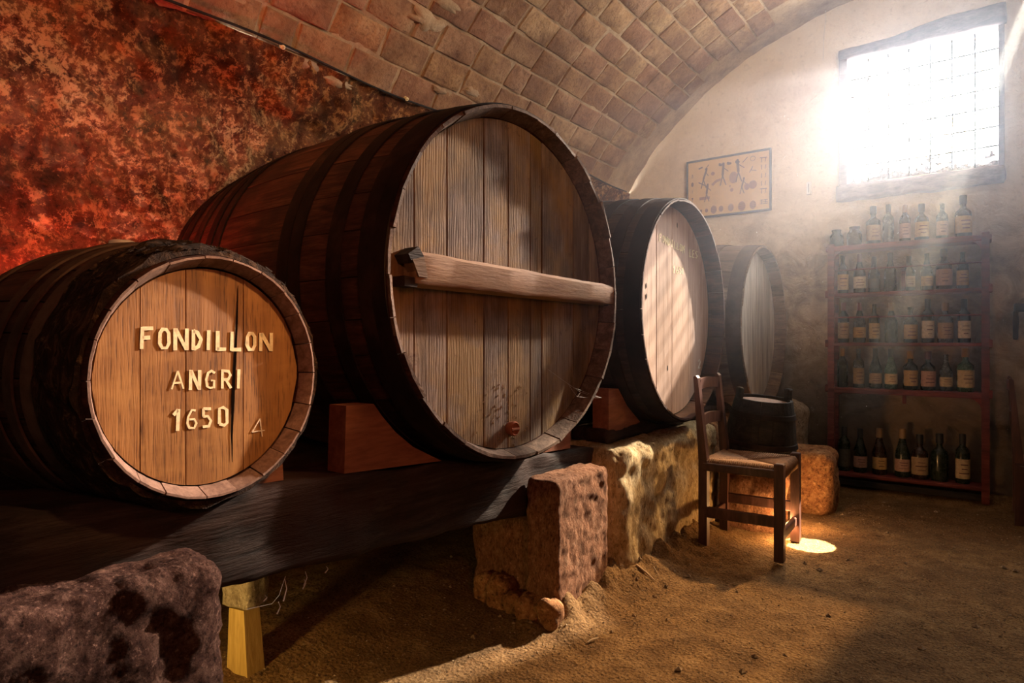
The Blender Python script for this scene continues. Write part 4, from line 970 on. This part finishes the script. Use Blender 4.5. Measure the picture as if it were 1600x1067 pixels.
man(.67, .44, .7, .5); el(ip, .80, .45, .030, .032); el(ip, .73, .43, .020, .026); st(ip, [(.15, .33), (.28, .33)], .022); st(ik, [(.76, .66), (.80, .76), (.78, .70), (.84, .68)], .005)
pr_ = obj('print', ik.me('print'), M['ink'], pc_); pr2 = obj('tinted_print', ip.me('tinted_print'), M['inkpale'], pc_); pr_['kind'] = 'stuff'; pr2['kind'] = 'stuff'
for v in pr2.data.vertices: v.co.y += .0002
# small things on the end wall
p = on_y(1264, 294, YEND-.03); t = root('wall_thermometer', p, 'tiny white wall plaque between the chart and the window', 'plaque')
obj('plate', MB().box((-.015, -.006, -.045), (.015, .015, .045), ch=.003).me('plate', fix=True), M['white'], t); obj('tube', MB().tube([(0, -.008, -.03), (0, -.008, .03)], .0016, 5).me('tube'), M['iron'], t)
a = on_y(1290, 8, YEND-.03); b = on_y(1286, 94, YEND-.03)
obj('hanging_string', MB().tube([a, a.lerp(b, .3)+Vector((.004, 0, 0)), a.lerp(b, .6)-Vector((.003, 0, 0)), b], .0016, 5).me('hanging_string'), M['web'], label='pale string hanging on the end wall left of the window', category='string')
# dark hook tool at the right edge
t = root('wall_tool', on_y(1594, 500, YEND-.07), 'dark iron tool hanging on the end wall at the picture edge', 'tool')
obj('shank', rough_box('shank', (-.035, -.02, -.12), (-.008, .02, .06), .012, .008, .004, 12, 1), M['iron'], t)
obj('crossbar', rough_box('crossbar', (-.03, -.02, .05), (.16, .02, .10), .012, .01, .004, 12, 2), M['iron'], t)
obj('bracket', rough_box('bracket', (.02, -.005, .02), (.05, .07, .05), .012, .008, .003, 12, 2), M['iron'], t)
# twigs and splinters on the floor
for i, (px, py, qx, qy, r0, lb) in enumerate(((994, 898, 1022, 910, .004, 'pale splinter lying on the floor by the masonry wall'), (1008, 880, 1030, 902, .0022, 'thin twig crossing the mound by the masonry wall'), (918, 1000, 935, 992, .003, 'small dark chip on the golden floor'))):
    a = on_plane(px, py, (0, 0, .03 if i < 2 else .015), Vector((0, 0, 1))); b = on_plane(qx, qy, (0, 0, .018), Vector((0, 0, 1)))
    a.z = floor_h(a.x, a.y)+r0+.003; b.z = floor_h(b.x, b.y)+r0+.003
    obj('splinter', MB().tube([a, a.lerp(b, .5)+Vector((0, 0, .003)), b], [r0, r0*1.1, r0*.6], 6).me('splinter'), M['twig'], label=lb, category='splinter')
# cobwebs hanging under the beam
cw = MB()
for (px, py, q) in ((445, 905, 40), (435, 940, 22), (477, 893, 26), (475, 905, 18), (510, 885, 12), (414, 930, 10)):
    a = on_x(px, py, -1.38); cw.tube([a, a+Vector((.002, .004, -q*.0006)), a+Vector((.0, -.004, -q*.0013))], [.0008, .0014, .002], 4)
cw.tube([on_x(446, 900, -1.38), on_x(436, 930, -1.38), on_x(425, 943, -1.38), on_x(385, 952, -1.38)], .0007, 3)
obj('cobweb', cw.me('cobweb'), M['web'], kind='stuff', label='dusty cobweb threads hanging under the long beam', category='cobweb')

# ------------------------------------------------------------------ haze in the cellar air
hz = bpy.data.materials.new('dusty_air'); hz.use_nodes = True; nt = hz.node_tree; nt.nodes.remove(nt.nodes['Principled BSDF'])
vol = nt.nodes.new('ShaderNodeVolumeScatter'); vol.inputs['Color'].default_value = (.72, .82, 1, 1); vol.inputs['Density'].default_value = .085; vol.inputs['Anisotropy'].default_value = .40
tcn = nt.nodes.new('ShaderNodeTexCoord'); sx3 = nt.nodes.new('ShaderNodeSeparateXYZ'); nt.links.new(tcn.outputs['Object'], sx3.inputs[0])
def mrange(sock, a, b, lo, hi):
    m = nt.nodes.new('ShaderNodeMapRange'); m.interpolation_type = 'SMOOTHSTEP'; nt.links.new(sock, m.inputs[0])
    for k, v in zip((1, 2, 3, 4), (a, b, lo, hi)): m.inputs[k].default_value = v
    return m.outputs[0]
mz = mrange(sx3.outputs[2], .5, 1.8, 0.0, 1.0); my = mrange(sx3.outputs[1], 1.9, 4.2, .25, 1.0)
mm1 = nt.nodes.new('ShaderNodeMath'); mm1.operation = 'MULTIPLY'; nt.links.new(mz, mm1.inputs[0]); nt.links.new(my, mm1.inputs[1])
mm2 = nt.nodes.new('ShaderNodeMath'); mm2.operation = 'MULTIPLY'; nt.links.new(mm1.outputs[0], mm2.inputs[0]); mm2.inputs[1].default_value = .088
nt.links.new(mm2.outputs[0], vol.inputs['Density'])
nt.links.new(vol.outputs[0], nt.nodes['Material Output'].inputs['Volume'])
obj('haze', MB().box((-2.4, 1.9, .35), (1.6, YEND-.005, 3.3)).me('haze'), hz, kind='stuff', label='dusty air catching the window light', category='haze')
